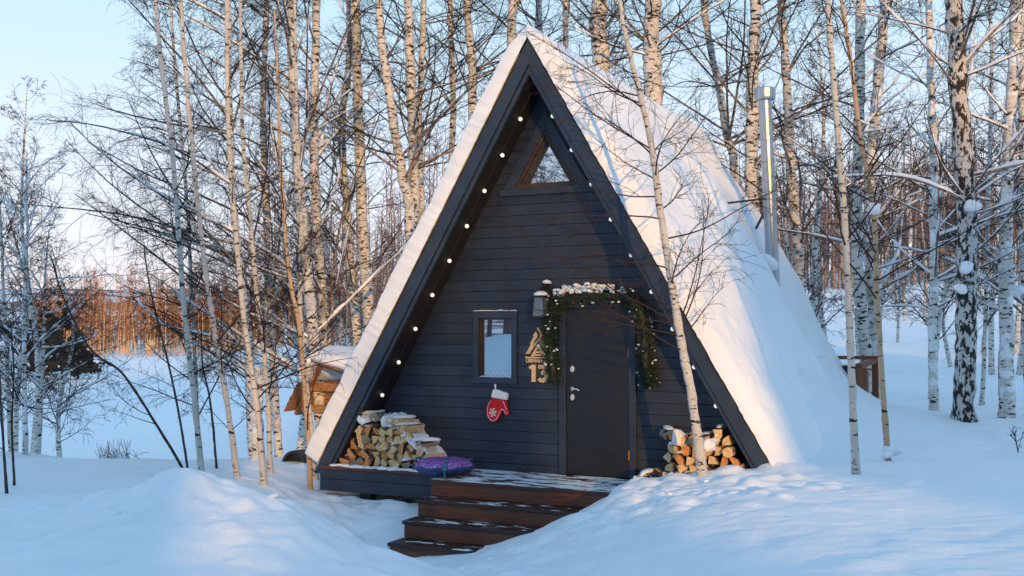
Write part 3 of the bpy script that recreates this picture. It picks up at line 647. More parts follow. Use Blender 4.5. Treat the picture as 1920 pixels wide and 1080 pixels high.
for k in range(26): b.blob((r_.uniform(1.5, 2.85), r_.uniform(-.14, -.02), r_.uniform(-.06, .05)), (r_.uniform(.06, .11), r_.uniform(.05, .10), r_.uniform(.03, .05)), seed=k+190, sub=2, amp=.5)
props(b.build('snow_drift', M['snow'], smooth=True), 'loose snow along the foot of both log stacks', 'snow', kind='stuff')
# snow clods on the bank and the mound
b = MB()
for k in range(34):
    if k < 18: x, y = r_.gauss(2.0, .8), r_.gauss(-1.3, .7)
    elif k < 25: x, y = r_.gauss(.4, 1.0), r_.gauss(-3.2, .6)
    elif k < 29: x, y = r_.gauss(-2.2, .5), r_.gauss(-.5, .3)
    else: x, y = r_.gauss(-1.3, .9), r_.gauss(-4.3, .7)
    if -1.15 < x < 1.45 and y > -1.75: continue
    s = r_.uniform(.012, .032); b.blob((x, y, gz(x, y)+s*.1), (s*1.3, s*1.2, s*.8), seed=k+300, sub=2, amp=.4)
props(b.build('snow_clods', M['snow'], smooth=True), 'loose clods of shovelled snow scattered beside the steps', 'snow', kind='stuff')
# ------------------------------------------------------------------ snow tube
tb = empty('snow_tube', (-1.12, -.12, 0), label='purple and blue inflatable snow tube lying on the deck beside the logs', cat='snow tube')
prof_lo = [(.02, .012), (.24, .012), (.33, .04), (.375, .085), (.385, .11)]; prof_hi = [(.375, .13), (.34, .165), (.27, .195), (.17, .205), (.07, .19), (.01, .185)]
def wob(b):
    v = np.array(b.v); d = v-np.array([-1.12, -.12, 0]); a = np.arctan2(d[:, 1], d[:, 0]); v[:, :2] += d[:, :2]*(.025*np.sin(a*8))[:, None]; v[:, 2] += .006*np.sin(a*16)*(v[:, 2] > .03); b.v = [tuple(x) for x in v]
b = MB(); b.lathe(prof_lo, (-1.12, -.12, 0), 48); wob(b); b.build('base', M['blue'], tb, smooth=True)
b = MB(); b.lathe([(.384, .112)]+prof_hi, (-1.12, -.12, 0), 48); wob(b); b.build('cover', M['purple'], tb, smooth=True)
b = MB(); b.tube([(-1.12+.39*math.cos(t), -.12+.39*math.sin(t), .112+.008*math.sin(9*t)) for t in [2*math.pi*i/64 for i in range(65)]], .016, 8); b.build('piping', M['blue'], tb, smooth=True)
b = MB(); b.bar((-1.10, -.125, .203), (-.93, -.43, .178), .05, .012); b.bar((-.93, -.43, .178), (-.905, -.505, .10), .05, .012); b.bar((-.905, -.505, .10), (-.90, -.50, .02), .05, .012); b.build('strap', M['teal'], tb)
for s in (-1, 1):
    b = MB(); c = (-1.12+s*.30, -.12+s*.10, .17); b.tube([(c[0], c[1]-.07, c[2]), (c[0]+s*.03, c[1]-.04, c[2]+.035), (c[0]+s*.03, c[1]+.04, c[2]+.035), (c[0], c[1]+.07, c[2])], .013, 6); b.build('handle', M['teal'], tb, smooth=True)
# ------------------------------------------------------------------ wall lantern
ln = empty('wall_lantern', (0, D, 2.0), label='black wall lantern capped with snow between window and door', cat='lantern')
cx, cy = .0, D-.17
b = MB()
for sx, sy in ((-1, -1), (1, -1), (1, 1), (-1, 1)): b.bar((cx+sx*.083, cy+sy*.083, 2.0), (cx+sx*.066, cy+sy*.066, 2.24), .013, .013)
b.box(cx-.09, cx+.09, cy-.09, cy+.09, 1.985, 2.002); b.box(cx-.075, cx+.075, cy-.075, cy+.075, 2.238, 2.252)
b.lathe([(.10, 2.252), (.04, 2.31), (.02, 2.33)], (cx, cy, 0), 4); b.build('frame', M['blackmetal'], ln)
b = MB(); b.add([(cx-.08, cy-.08, 2.0), (cx+.08, cy-.08, 2.0), (cx+.08, cy+.08, 2.0), (cx-.08, cy+.08, 2.0), (cx-.064, cy-.064, 2.24), (cx+.064, cy-.064, 2.24), (cx+.064, cy+.064, 2.24), (cx-.064, cy+.064, 2.24)], [(0, 1, 5, 4), (1, 2, 6, 5), (2, 3, 7, 6), (3, 0, 4, 7)])
M['lampglass'] = mat('lantern_glass', (.12, .17, .22), .25); b.build('glass', M['lampglass'], ln)
b = MB(); b.lathe([(.02, 2.03), (.022, 2.12), (.012, 2.16)], (cx, cy, 0), 10); b.build('light_bulb', M['felt'], ln, smooth=True)
b = MB(); b.box(cx-.045, cx+.045, D-.025, D-.002, 2.10, 2.42); b.tube([(cx, D-.02, 2.36), (cx, D-.1, 2.38), (cx, cy+.01, 2.33)], .012, 8); b.lathe([(.035, 2.40), (.05, 2.42), (.02, 2.43)], (cx+.01, D-.05, 0), 10); b.build('bracket', M['blackmetal'], ln)
b = MB(); b.blob((cx, cy, 2.285), (.09, .09, .045), 4, 3, .12, flat=-.5); b.build('snow_cap', M['snow'], ln, smooth=True); b = MB(); b.blob((cx+.03, D-.05, 2.43), (.06, .05, .038), 5, 3, .15, flat=-.3); b.build('snow_cap', M['snow'], ln, smooth=True)
# ------------------------------------------------------------------ garland
def catmull(P, n):
    P = np.array(P, float); P = np.vstack([2*P[0]-P[1], P, 2*P[-1]-P[-2]]); o = []
    for i in range(1, len(P)-2):
        for t in np.linspace(0, 1, n, endpoint=False):
            a, b, c, d = P[i-1:i+3]; o.append(.5*((2*b)+(-a+c)*t+(2*a-5*b+4*c-d)*t*t+(-a+3*b-3*c+d)*t**3))
    return np.array(o+[P[-2]])
gp = catmull([(.15, D-.09, 1.19), (.115, D-.09, 1.45), (.08, D-.1, 1.72), (.11, D-.1, 1.98), (.18, D-.1, 2.14), (.34, D-.1, 2.23), (.62, D-.1, 2.25), (.92, D-.1, 2.25), (1.15, D-.1, 2.20), (1.30, D-.1, 2.04), (1.35, D-.1, 1.80), (1.36, D-.1, 1.5), (1.39, D-.09, 1.28), (1.41, D-.08, 1.18)], 12)
gl = empty('garland', tuple(gp[len(gp)//2]), label='spruce garland with cones and snow draped round the door frame', cat='garland')
def garland():
    n = len(gp); seg = np.linalg.norm(np.diff(gp, axis=0), axis=1).sum(); V = []; F = []; tips = []
    T = np.gradient(gp, axis=0); T /= np.linalg.norm(T, axis=1, keepdims=True)
    for k in range(2700):
        i = rng.integers(0, n); p = gp[i]; a = rng.uniform(0, 2*math.pi); t = T[i]; u = np.cross(t, [0, 1, 0]); u /= np.linalg.norm(u)
        d = math.cos(a)*u+math.sin(a)*np.array([0, -.8, 0])+t*rng.uniform(-.9, .9)+np.array([0, 0, -.15]); d /= np.linalg.norm(d); ln_ = rng.uniform(.08, .16)*(1 if min(i, n-i) > 3 else .8)
        if p[1]+d[1]*ln_ > D-.01: continue
        e = p+d*ln_; tips.append((e, d))
        for j in range(15):
            q = p+(e-p)*(j/15.+.05); b_ = rng.normal(size=3); b_ -= d*(b_@d); b_ /= np.linalg.norm(b_); nd = d*.7+b_*.75; w_ = np.cross(nd, rng.normal(size=3)); w_ /= np.linalg.norm(w_)
            m = len(V); V += [q-w_*.0024, q+w_*.0024, q+nd*.032]; F.append((m, m+1, m+2))
    mesh_obj('greenery', V, F, M['needle'], gl)
    b = MB(); b.tube(gp, .045, 8); b.build('core', M['needle'], gl)
    # snow clumps: heavy on the top and upper left
    b = MB(); fr = MB()
    for k, (e, d) in enumerate(tips):
        x = e[0]; top = e[2] > 2.27 and d[2] > .1; left = x < .3; lim = .5 if (top and x < 1.0) else (.2 if top else (.055 if left and e[1] < D-.1 else .015))
        if rng.random() < lim:
            s = rng.uniform(.010, .020)*(1.7 if top and x < .95 else 1); b.blob(e+np.array([0, -.004, s*.5]), (s*1.25, s, s*.8), seed=k, sub=1, amp=.3)
        elif x > 1.15 and rng.random() < .035: s = .009; fr.blob(e, (s, s, s), seed=k, sub=1, amp=.2)
    for x in np.linspace(.24, .72, 17): b.blob((x, D-.10, 2.325+.012*math.sin(x*17)-.05*(x < .3)), (.036, .045, .022+.012*math.sin(x*31)), seed=int(x*900), sub=2, amp=.4)
    b.build('snow', M['snow'], gl, smooth=True)['kind'] = 'stuff'; fr.build('frosted_tips', M['frost'], gl, smooth=True)['kind'] = 'stuff'
    for (x, z) in [(.10, 1.80), (.17, 1.33), (.03, 1.72), (.93, 2.24), (.95, 2.16), (1.15, 2.12), (1.31, 1.72), (1.38, 1.42), (.45, 2.18)]:
        c = MB()
        for q in range(6):
            c.lathe([(.008, 0), (.024-.0025*abs(q-2)**1.4, .004), (.012, .012)], (x, D-.19, z-.03+q*.010), 9)
        c.build('pine_cone', M['cone'], gl)
garland()
# ------------------------------------------------------------------ wall sign
def P3(u, v, Y):
    d = Fw+Rt*(u-960)/FPX-Up*(v-540)/FPX; t = (Y-CAM[1])/d[1]; p = CAM+t*d; return (p[0], p[2])
def crop(poly, ox, oy, s, Y): return [P3(ox+x/s, oy+y/s, Y) for x, y in poly]
sg = empty('cabin_sign', (-.12, D, 1.5), label='pale plywood emblem, name and number 13 mounted on the wall', cat='sign')
q = lambda p: crop(p, 960, 560, 5.4, D-.012)
b = MB()
for p in ([(240, 333), (255, 348), (263, 372), (257, 395), (236, 415), (224, 440), (219, 470), (216, 500), (181, 558), (141, 556), (196, 465), (181, 462), (226, 378), (214, 375)],
          [(265, 287), (281, 310), (322, 376), (304, 376), (350, 440), (334, 442), (398, 556), (366, 560), (268, 430), (229, 488), (230, 450), (263, 412), (285, 386), (285, 352), (270, 327), (254, 306)],
          [(268, 450), (349, 588), (320, 588), (268, 500), (220, 588), (190, 588)],
          [(247, 534), (289, 532), (298, 549), (238, 552)], [(229, 562), (306, 560), (314, 579), (219, 581)],
          [(135, 582), (190, 591), (350, 591), (400, 582), (392, 603), (142, 604)]):
    b.prism(q(p), D-.022, D-.004)
b.build('emblem', M['ply'], sg)
b = MB(); b.prism(q([(170, 688), (207, 668), (241, 670), (241, 843), (201, 843), (201, 706), (182, 716)]), D-.024, D-.004)
b.prism(q([(268, 671), (363, 671), (363, 700), (333, 735), (356, 748), (374, 775), (374, 805), (355, 835), (322, 850), (285, 844), (260, 818), (288, 798), (308, 812), (328, 808), (335, 790), (322, 771), (296, 771), (294, 748), (320, 708), (268, 708)]), D-.024, D-.004)
b.build('number', M['ply'], sg)
def text(body, x, z, size, y, mat_, name, parent, ext=.004, off=.0):
    c = bpy.data.curves.new('t', 'FONT'); c.body = body; c.size = size; c.extrude = ext; c.offset = off; o = bpy.data.objects.new('t', c); COL.objects.link(o)
    bpy.context.view_layer.update(); me = bpy.data.meshes.new_from_object(o.evaluated_get(bpy.context.evaluated_depsgraph_get())); bpy.data.objects.remove(o)
    V = np.array([v.co[:] for v in me.vertices]); me.vertices.foreach_set('co', np.stack([V[:, 0]+x, -V[:, 2]+y, V[:, 1]+z], 1).astype(np.float32).ravel()); me.materials.clear(); me.materials.append(mat_); me.update()
    for p in me.polygons: p.material_index = 0
    t = bpy.data.objects.new(name, me); COL.objects.link(t); t.parent = parent; t.location = -parent.location; return t
tx, tz = q([(143, 645)])[0]; text('URMAN camp', tx, tz, .066, D-.012, M['ply'], 'lettering', sg, .006, .0022)
# ------------------------------------------------------------------ mitten
mt = empty('mitten', (-.7, D-.03, 1.1), label='red felt Christmas mitten with white cuff hanging under the window', cat='mitten')
q = lambda p: crop(p, 870, 570, 4.69, D-.03)
body = [(255, 822), (380, 845), (379, 880), (395, 945), (401, 962), (388, 980), (365, 976), (346, 938), (336, 946), (326, 975), (302, 1020), (276, 1040), (240, 1034), (212, 1000), (201, 950), (206, 900), (230, 858)]
b = MB(); b.prism(q(body), D-.055, D-.008); b.build('palm', M['red'], mt, bevel=.012, smooth=False)
b = MB(); b.prism(q([(262, 750), (300, 752), (335, 766), (392, 785), (385, 846), (315, 832), (247, 822), (250, 790)]), D-.066, D-.004); b.build('cuff', M['felt'], mt, bevel=.014)
b = MB(); b.prism(q([(262, 705), (279, 705), (277, 755), (268, 755)]), D-.02, D-.012); b.build('hanging_loop', M['felt'], mt)
b = MB(); ins = [(243, 850), (222, 880), (212, 930), (216, 975), (235, 1012), (262, 1028), (290, 1012), (312, 975), (324, 940), (340, 922), (356, 930), (372, 962), (386, 960), (380, 925), (362, 880), (352, 850)]
q2 = [(x, D-.057, z) for x, z in q(ins)]; b.tube(q2, .0035, 6); b.build('trim_line', M['felt'], mt)
b = MB(); c = q([(262, 952)])[0]; 
for k in range(6):
    a = k*math.pi/3+.2; e = (c[0]+.055*math.cos(a), c[1]+.06*math.sin(a)); b.tube([(c[0], D-.058, c[1]), (e[0], D-.058, e[1])], .004, 5)
    for f in (.45, .75):
        m_ = (c[0]+.055*f*math.cos(a), c[1]+.06*f*math.sin(a))
        for s in (-1, 1): b.tube([(m_[0], D-.058, m_[1]), (m_[0]+.019*math.cos(a+s*.9), D-.058, m_[1]+.019*math.sin(a+s*.9))], .0035, 5)
b.build('snowflake', M['felt'], mt)
# ------------------------------------------------------------------ chimney
ch = empty('chimney_pipe', (1.9, 5.2, 2.6), label='tall stainless steel chimney pipe rising from the rear of the snowy roof', cat='chimney')
c0, c1 = np.array([1.92, 5.2, 2.35]), np.array([1.83, 5.07, 5.52])
V, F = sweep(np.array([[c0, c0*.55+c1*.45, c1]]), np.full((1, 3), .102), 28); mesh_obj('pipe', V, F, M['steel'], ch, smooth=True)
for f in (.16, .52, .80, .955):
    p = c0+(c1-c0)*f; b = MB(); b.lathe([(.103, -.02), (.111, -.015), (.111, .015), (.103, .02)], p, 28); b.build('clamp_band', M['steel'], ch, smooth=False)
b = MB(); b.lathe([(.11, -.05), (.16, -.03), (.168, .0), (.168, .14), (.15, .16), (.02, .165)], c1+np.array([0, 0, .02]), 28); b.build('cowl', M['steel'], ch, smooth=False)
b = MB(); b.bar(c0+(c1-c0)*.50, (1.25, 4.3, 3.78), .03, .03); b.bar(c0+(c1-c0)*.48, (1.55, 5.6, 3.5), .03, .03); b.build('brace', M['blackmetal'], ch)
b = MB(); b.blob(c0+np.array([-.05, -.06, .55]), (.16, .18, .12), 8, 3, .35); b.build('snow_clump', M['snow'], ch, smooth=True)
# ------------------------------------------------------------------ log-roofed shelter on the left, terrace frame on the right
def shelter():
    A = at(533, 770, 19.6); Y = A[1]; xl_, zl = A[0], A[2]; xa, za = P3(580, 675, Y); xr, zr = P3(702, 716, Y)
    t = empty('garden_shelter', (xa, Y+1, zl-1), label='open orange timber shelter with a snowy gable roof left of the cabin', cat='shelter')
    Ln = 2.4; b = MB(); nL = 8
    for k in range(nL):
        f = (k+.5)/nL; p = np.array([xl_+(xa-xl_)*f, Y, zl+(za-zl)*f+.010*(k % 2)]); b.bar(p, p+np.array([0, Ln, 0]), math.hypot(xa-xl_, za-zl)/nL*1.2, .025, up=(-(za-zl), 0, xa-xl_))
        p = np.array([xr+(xa-xr)*f, Y, zr+(za-zr)*f+.010*(k % 2)]); b.bar(p, p+np.array([0, Ln, 0]), math.hypot(xa-xr, za-zr)/nL*1.2, .025, up=(za-zr, 0, xr-xa))
    b.build('roof_planks', M['orange'], t)
    yr = Y+.34; dz = -.09
    for p, q_ in (((xl_+.03, zl), (xa, za)), ((xr, zr), (xa, za))):
        b = MB(); b.bar((p[0], yr, p[1]+dz), (q_[0]+.02, yr, q_[1]+dz), .06, .12, up=(0, 1, 0)); b.build('rafter', M['orange'], t)
    h = za-zl; wl = xa-xl_
    b = MB(); b.bar((xl_+wl*.50, yr+.02, zl+h*.46), (xr, yr+.02, zl+h*.46), .05, .15); b.build('collar_beam', M['orange'], t)
    b = MB(); b.bar((xl_+wl*.12, yr+.02, zl+.03), (xr+.1, yr+.02, zl+.03), .10, .14); b.build('tie_beam', M['orange'], t)
    for k in range(4):
        b = MB(); b.bar((xl_+wl*(.2+.08*k), yr+.3, zl+.14+k*.09), (xr, yr+.3, zl+.14+k*.09), .03, .075); b.build('gable_board', M['orange'], t)
    for x, y in ((xr-.15, yr), (xr-.15, Y+Ln-.3), (xa+.2, Y+Ln-.3)):
        b = MB(); b.box(x-.05, x+.05, y-.05, y+.05, gz(x, y)-.3, zl+.02); b.build('post', M['orange'], t)
    V = []; n = 34; x0, x1 = xl_+wl*.55, xr+.1
    for i in range(n+1):
        x = x0+(x1-x0)*i/n; top = (zl+(x-xl_)/wl*h) if x < xa else za+(x-xa)/(xr-xa)*(zr-za)
        for j in range(13):
            th = (.20+.07*float(vnoise(x*3, j*.5, 3)))*min(1, .35+min(j, 12-j)*.5)*min(1, .15+min(i, n-i)*.17); V.append((x, Y-.04+(Ln+.1)*j/12, top+.02+th))
    F = [(i*13+j, (i+1)*13+j, (i+1)*13+j+1, i*13+j+1) for i in range(n) for j in range(12)]
    o = mesh_obj('roof_snow', V, F, M['snow'], t, smooth=True); m = o.modifiers.new('solid', 'SOLIDIFY'); m.thickness = .10; m.offset = -.6
shelter()
def terrace():
    t = empty('terrace_frame', (3.1, 6.9, .4), label='rust-brown timber terrace frame standing behind the right roof', cat='terrace frame')
    a, b2 = at(1617, 690, 17.2), at(1641, 674, 17.7); c = at(1560, 670, 18.2)
    for p, hw in ((a, .085), (b2, .05)):
        g = gz(p[0], p[1])-.3; b = MB(); b.box(p[0]-hw, p[0]+hw, p[1]-hw, p[1]+hw, g, p[2]); b.build('post', M['brownpost'], t, bevel=.004)
    b = MB(); b.bar(c-Rt*.6, b2+np.array([0, 0, .03])+Rt*.05, .06, .06); b.build('rail', M['brownpost'], t)
    b = MB(); b.bar(a+np.array([0, 0, .035])-Rt*.06, b2+np.array([0, 0, -.02]), .10, .07); b.build('cross_beam', M['brownpost'], t)
    b = MB(); p = at(1588, 735, 17.9); b.box(p[0]-.22, p[0]+.3, p[1]-.3, p[1]+.3, p[2]-.8, p[2]+.45); b.build('storage_box', M['blackmetal'], t, bevel=.02)
terrace()
b = MB(); p = at(558, 872, 16.2); b.lathe([(.02, -.3), (.20, -.3), (.23, -.1), (.23, .1), (.19, .12), (.17, .02), (.01, .0)], (0, 0, 0), 24, 'y'); b.v = [(x+p[0], -y+p[1], z+p[2]) for x, y, z in b.v]; b.f = [f[::-1] for f in b.f]
props(b.build('barrel', M['blackmetal'], smooth=False), 'black open-ended barrel half buried in snow left of the cabin', 'barrel')
# ------------------------------------------------------------------ trees
def grow(start, dirs, length, N, curl, up, g, noise=.12):
    """M branches, N points each"""
    m = len(start); P = np.empty((m, N, 3)); P[:, 0] = start; d = dirs.copy(); st_ = (length/(N-1))[:, None]
    drift = g.normal(size=(m, 3))*curl
    for k in range(1, N):
        P[:, k] = P[:, k-1]+d*st_; d = d+drift/N+g.normal(size=(m, 3))*noise/math.sqrt(N)*1.4; d[:, 2] += up/N*(1 if np.isscalar(up) else 1); d /= np.linalg.norm(d, axis=1, keepdims=True)
    return P
def pick(P, Rr, frac, idx):
    N = P.shape[1]; f = frac*(N-1); i = np.minimum(f.astype(int), N-2); t = (f-i)[:, None]
    p = P[idx, i]*(1-t)+P[idx, i+1]*t; T = P[idx, i+1]-P[idx, i]; T /= np.linalg.norm(T, axis=1, keepdims=True)+1e-9
    return p, T, Rr[idx, i]*(1-t[:, 0])+Rr[idx, i+1]*t[:, 0]
def around(T, ang, g):
    A = g.normal(size=T.shape); A -= T*np.sum(A*T, 1, keepdims=True); A /= np.linalg.norm(A, axis=1, keepdims=True)+1e-9
    return T*np.cos(ang)[:, None]+A*np.sin(ang)[:, None]
def crown_mesh(tr, rad, g, n1=26, len1=2.6, t0=.25, t1=1.0, el=(25, 60), n2=7, n3=6, bias=None, biasw=0, up=.2, droop=-.9, taper=.7, rf=.38, thin=.0021, rmax=.05):
    Tp = tr[None]; Rp = rad[None]; fr = np.sort(g.uniform(t0, t1, n1)); p, T, r = pick(Tp, Rp, fr, np.zeros(n1, int))
    az = g.uniform(0, 2*math.pi, n1); e = np.radians(g.uniform(el[0], el[1], n1))
    d = np.stack([np.cos(az)*np.cos(e), np.sin(az)*np.cos(e), np.sin(e)], 1)
    if bias is not None: d = d+np.array(bias)*biasw; d /= np.linalg.norm(d, axis=1, keepdims=True)
    L1 = len1*(1-taper*(fr-t0)/(1-t0+1e-6)*.8)*g.uniform(.55, 1.15, n1); P1 = grow(p, d, L1, 12, .35, up, g); r1 = np.clip(np.minimum(r*rf, L1*.0088), .004, rmax)[:, None]*np.linspace(1, .22, 12)[None]**.9
    out = [(P1, r1, 5)]
    if n2:
        i2 = np.repeat(np.arange(n1), n2); f2 = g.uniform(.15, .97, len(i2)); p, T, r = pick(P1, r1, f2, i2); d = around(T, np.radians(g.uniform(28, 58, len(i2))), g); d[:, 2] += .1; d /= np.linalg.norm(d, axis=1, keepdims=True)
        L2 = L1[i2]*g.uniform(.18, .45, len(i2))*(1.15-.6*f2); P2 = grow(p, d, L2, 7, .5, droop*.3, g, .2); r2 = np.maximum(np.minimum(r*.55, .0072)[:, None]*np.linspace(1, .35, 7)[None], thin); out.append((P2, r2, 3))
        if n3:
            i3 = np.repeat(np.arange(len(i2)), n3); f3 = g.uniform(.1, 1, len(i3)); p, T, r = pick(P2, r2, f3, i3); d = around(T, np.radians(g.uniform(25, 60, len(i3))), g)
            L3 = np.minimum(L2[i3]*g.uniform(.3, .7, len(i3)), .75); P3_ = grow(p, d, L3, 5, .5, droop, g, .25); r3 = np.full((len(i3), 5), thin); out.append((P3_, r3, 3))
    global LAST; LAST = (P1, r1)
    Vs = []; Fs = []; As = []; o = 0
    for P, Rr, n in out:
        V, F = sweep(P, Rr, n); Vs.append(V); Fs.append(F+o); As.append(np.repeat(Rr.reshape(-1), n)); o += len(V)
    return np.concatenate(Vs), np.concatenate(Fs), np.concatenate(As)
def tree_at(name, pts, r0, r1, seed, label, group=None, bark='bark', twig='twig', ring=12, kink=.05, snowy=0, **ck):
    g = np.random.default_rng(seed); tr = catmull(pts, 10); n = len(tr); wob_ = np.cumsum(g.normal(size=(n, 3)), axis=0)+g.normal(size=(n, 3))*.8; wob_ -= np.linspace(0, 1, n)[:, None]*wob_[-1]; tr = tr+wob_*kink*r0*8/math.sqrt(n)*np.array([1, 1, 0])
    f = np.linspace(0, 1, n); rad = r0+(r1-r0)*f; rad = rad*(1+.06*g.normal(size=n)); rad[:max(2, n//14)] *= np.linspace(1.35, 1.0, max(2, n//14))
    base = tr[0]; t = empty(name, tuple(base), label=label, cat='tree', group=group)
    V, F = sweep(tr[None]-base, rad[None], ring); mesh_obj('trunk', V, F, M[bark], t, smooth=True, loc=(0, 0, 0))
    V, F, A = crown_mesh(tr-base, rad, g, **ck); mesh_obj('crown', V, F, M[twig], t, attr=A, loc=(0, 0, 0))
    if snowy:
        P1, q1 = LAST; k = g.random(len(P1)) < snowy; P1 = P1[k]; q1 = q1[k]; n_ = 30; f = np.linspace(0, 10.2, n_); i0 = f.astype(int); fr = (f-i0)[None, :, None]; P = P1[:, i0]*(1-fr)+P1[:, i0+1]*fr; q = q1[:, i0]*(1-fr[..., 0])+q1[:, i0+1]*fr[..., 0]
        w_ = np.clip(vnoise(f[None]*1.1+np.arange(len(P))[:, None]*7.3, np.arange(len(P))[:, None]*3.1+0*f[None], seed)*2.6+.55, 0, 1); rr = (q*.85+.012)*w_+.0008; P[..., 2] += q*.75+rr*.35
        V, F = sweep(P, rr, 6); mesh_obj('branch_snow', V, F, M['snow'], t, smooth=True, loc=(0, 0, 0))['kind'] = 'stuff'
    return t
def pixtree(px, s, w0, w1, seed, label, foot=None, s_top=None, **k):
    """px: photo pixels from the base upward; foot: add a base point on the snow below the first pixel"""
    s_top = s if s_top is None else s_top; n = len(px); P = [at(u, v, s+(s_top-s)*i/max(1, n-1)) for i, (u, v) in enumerate(px)]
    if foot:
        q = at(px[0][0]+foot, px[0][1], s); P.insert(0, np.array([q[0], q[1], gz(q[0], q[1])-.1]))
    else: P[0] = np.array([P[0][0], P[0][1], gz(P[0][0], P[0][1])-.08])
    return tree_at(k.pop('name', 'birch_tree'), P, w0/2*s/FPX, w1/2*s/FPX, seed, label, **k)
left = -Rt
YG = dict(bark='bark_young', n1=26, len1=1.3, el=(20, 55), n2=6, n3=4, t0=.15, rmax=.016)
# foreground, left of the cabin
pixtree([(380, 895), (365, 750), (345, 560), (325, 300), (300, 100), (288, -60)], 13.6, 12, 7, 1, 'slim white birch, nearest trunk left of the mound with its foot at the snow crest', **YG)
pixtree([(446, 890), (430, 780), (400, 600), (380, 450), (350, 150), (335, -60)], 13.9, 12, 7, 2, 'slim leaning white birch right of the nearest left birch', **YG)
pixtree([(497, 905), (480, 750), (460, 600), (440, 380), (428, 200), (425, -60)], 13.4, 12, 7, 3, 'slim white birch with its foot in a snow hollow, leaning left', **YG)
pixtree([(508, 880), (500, 700), (480, 530), (470, 400), (455, 220), (450, -60)], 15.0, 10, 6, 4, 'thin white birch standing just right of the leaning one', **YG)
pixtree([(583, 913), (577, 800), (563, 620), (545, 520), (528, 330), (520, 150), (515, 20)], 14.6, 10, 4, 5, 'thin tan birch leaning left beside the cabin corner', **dict(YG, bark='bark_warm', twig='twig_warm'))
pixtree([(592, 893), (582, 800), (570, 680), (562, 560), (566, 430), (560, 300), (556, 150), (552, -40)], 15.2, 11, 5, 6, 'pale slender birch rising in front of the timber shelter', **YG)
pixtree([(355, 886), (340, 800), (320, 700), (300, 620), (282, 545), (270, 470)], 14.2, 5, 2.5, 7, 'dark thin sapling leaning left behind the nearest birch', name='birch_sapling', bark='bark_sap', n1=16, len1=.9, el=(-5, 40), n2=6, n3=4, t0=.2, rmax=.012)
pixtree([(354, 884), (290, 790), (230, 700), (170, 655), (120, 560), (95, 480)], 14.6, 6, 2.5, 8, 'dark arching sapling bent far to the left', name='birch_sapling', bark='bark_sap', n1=22, len1=1.0, el=(-5, 40), n2=7, n3=4, t0=.15, rmax=.012, bias=left, biasw=.5)
pixtree([(407, 870), (395, 760), (380, 680), (378, 600)], 15.6, 5, 2, 9, 'short dark sapling between the two nearest birches', name='birch_sapling', bark='bark_sap', n1=16, len1=1.2, el=(-10, 30), n2=8, n3=5, t0=.2, rmax=.012)
pixtree([(484, 850), (484, 760), (482, 690)], 17, 26, 20, 10, 'thick broken white birch stump trunk streaked with snow', name='birch_stump', bark='bark_snow', n1=6, len1=1.2, n2=4, n3=3)
# big birches whose long boughs fill the upper left
BG = dict(n1=34, len1=4.5, el=(18, 46), n2=10, n3=10, t0=.22, bias=left, biasw=.55, up=.15, droop=-1.3, rmax=.045)
pixtree([(600, 760), (590, 640), (568, 430), (552, 200), (545, 0), (540, -260)], 20, 24, 15, 11, 'thick white birch nearest the left roof edge with long boughs reaching left', snowy=0.7, foot=4, twig='twig_snow', **BG)
pixtree([(615, 740), (606, 600), (590, 400), (585, 200), (590, 0), (592, -260)], 21.5, 20, 14, 12, 'thick white birch close behind the left roof edge', snowy=0.7, foot=4, twig='twig_snow', **BG)
pixtree([(470, 800), (462, 620), (440, 420), (430, 200), (428, 0), (424, -260)], 19, 16, 11, 13, 'grey white birch in the middle of the left grove with arching boughs', snowy=0.4, foot=5, **BG)
pixtree([(520, 800), (505, 600), (498, 380), (492, 200), (500, 0), (505, -200)], 23, 16, 10, 14, 'slim birch behind the left grove, boughs drooping left', foot=3, **BG)
pixtree([(372, 820), (362, 600), (352, 400), (330, 150), (315, -80)], 21, 9, 5, 15, 'thin birch at the left edge of the grove with hanging twigs', foot=3, **dict(BG, len1=2.6, n1=34))
# trees far left
FL = dict(n1=30, len1=1.9, el=(25, 60), n2=9, n3=6, t0=.1, rmax=.02)
pixtree([(48, 838), (45, 700), (45, 560), (50, 430), (50, 300)], 18, 11, 3, 16, 'snow-plastered birch at the far left with its narrow top against the sky', snowy=0.8, bark='bark_snow', twig='twig_snow', **FL)
pixtree([(22, 838), (14, 700), (8, 560), (2, 420), (-5, 300)], 18.5, 9, 3, 17, 'leftmost birch standing half out of the frame', **FL)
pixtree([(72, 842), (78, 720), (82, 600), (86, 500), (92, 430)], 19, 9, 2, 18, 'birch just right of the snow-plastered one, snowy boughs', snowy=0.8, twig='twig_snow', **dict(FL, el=(0, 40), len1=2.2))
pixtree([(14, 895), (4, 800), (0, 700)], 12.5, 6, 3, 19, 'dark thin stem at the left edge of the photo', name='birch_sapling', bark='bark_sap', n1=8, len1=.7, n2=4, n3=3)
pixtree([(28, 885), (22, 800), (26, 700), (20, 600)], 13, 5, 2, 20, 'second dark stem near the left edge', name='birch_sapling', bark='bark_sap', n1=12, len1=.8, n2=5, n3=4)
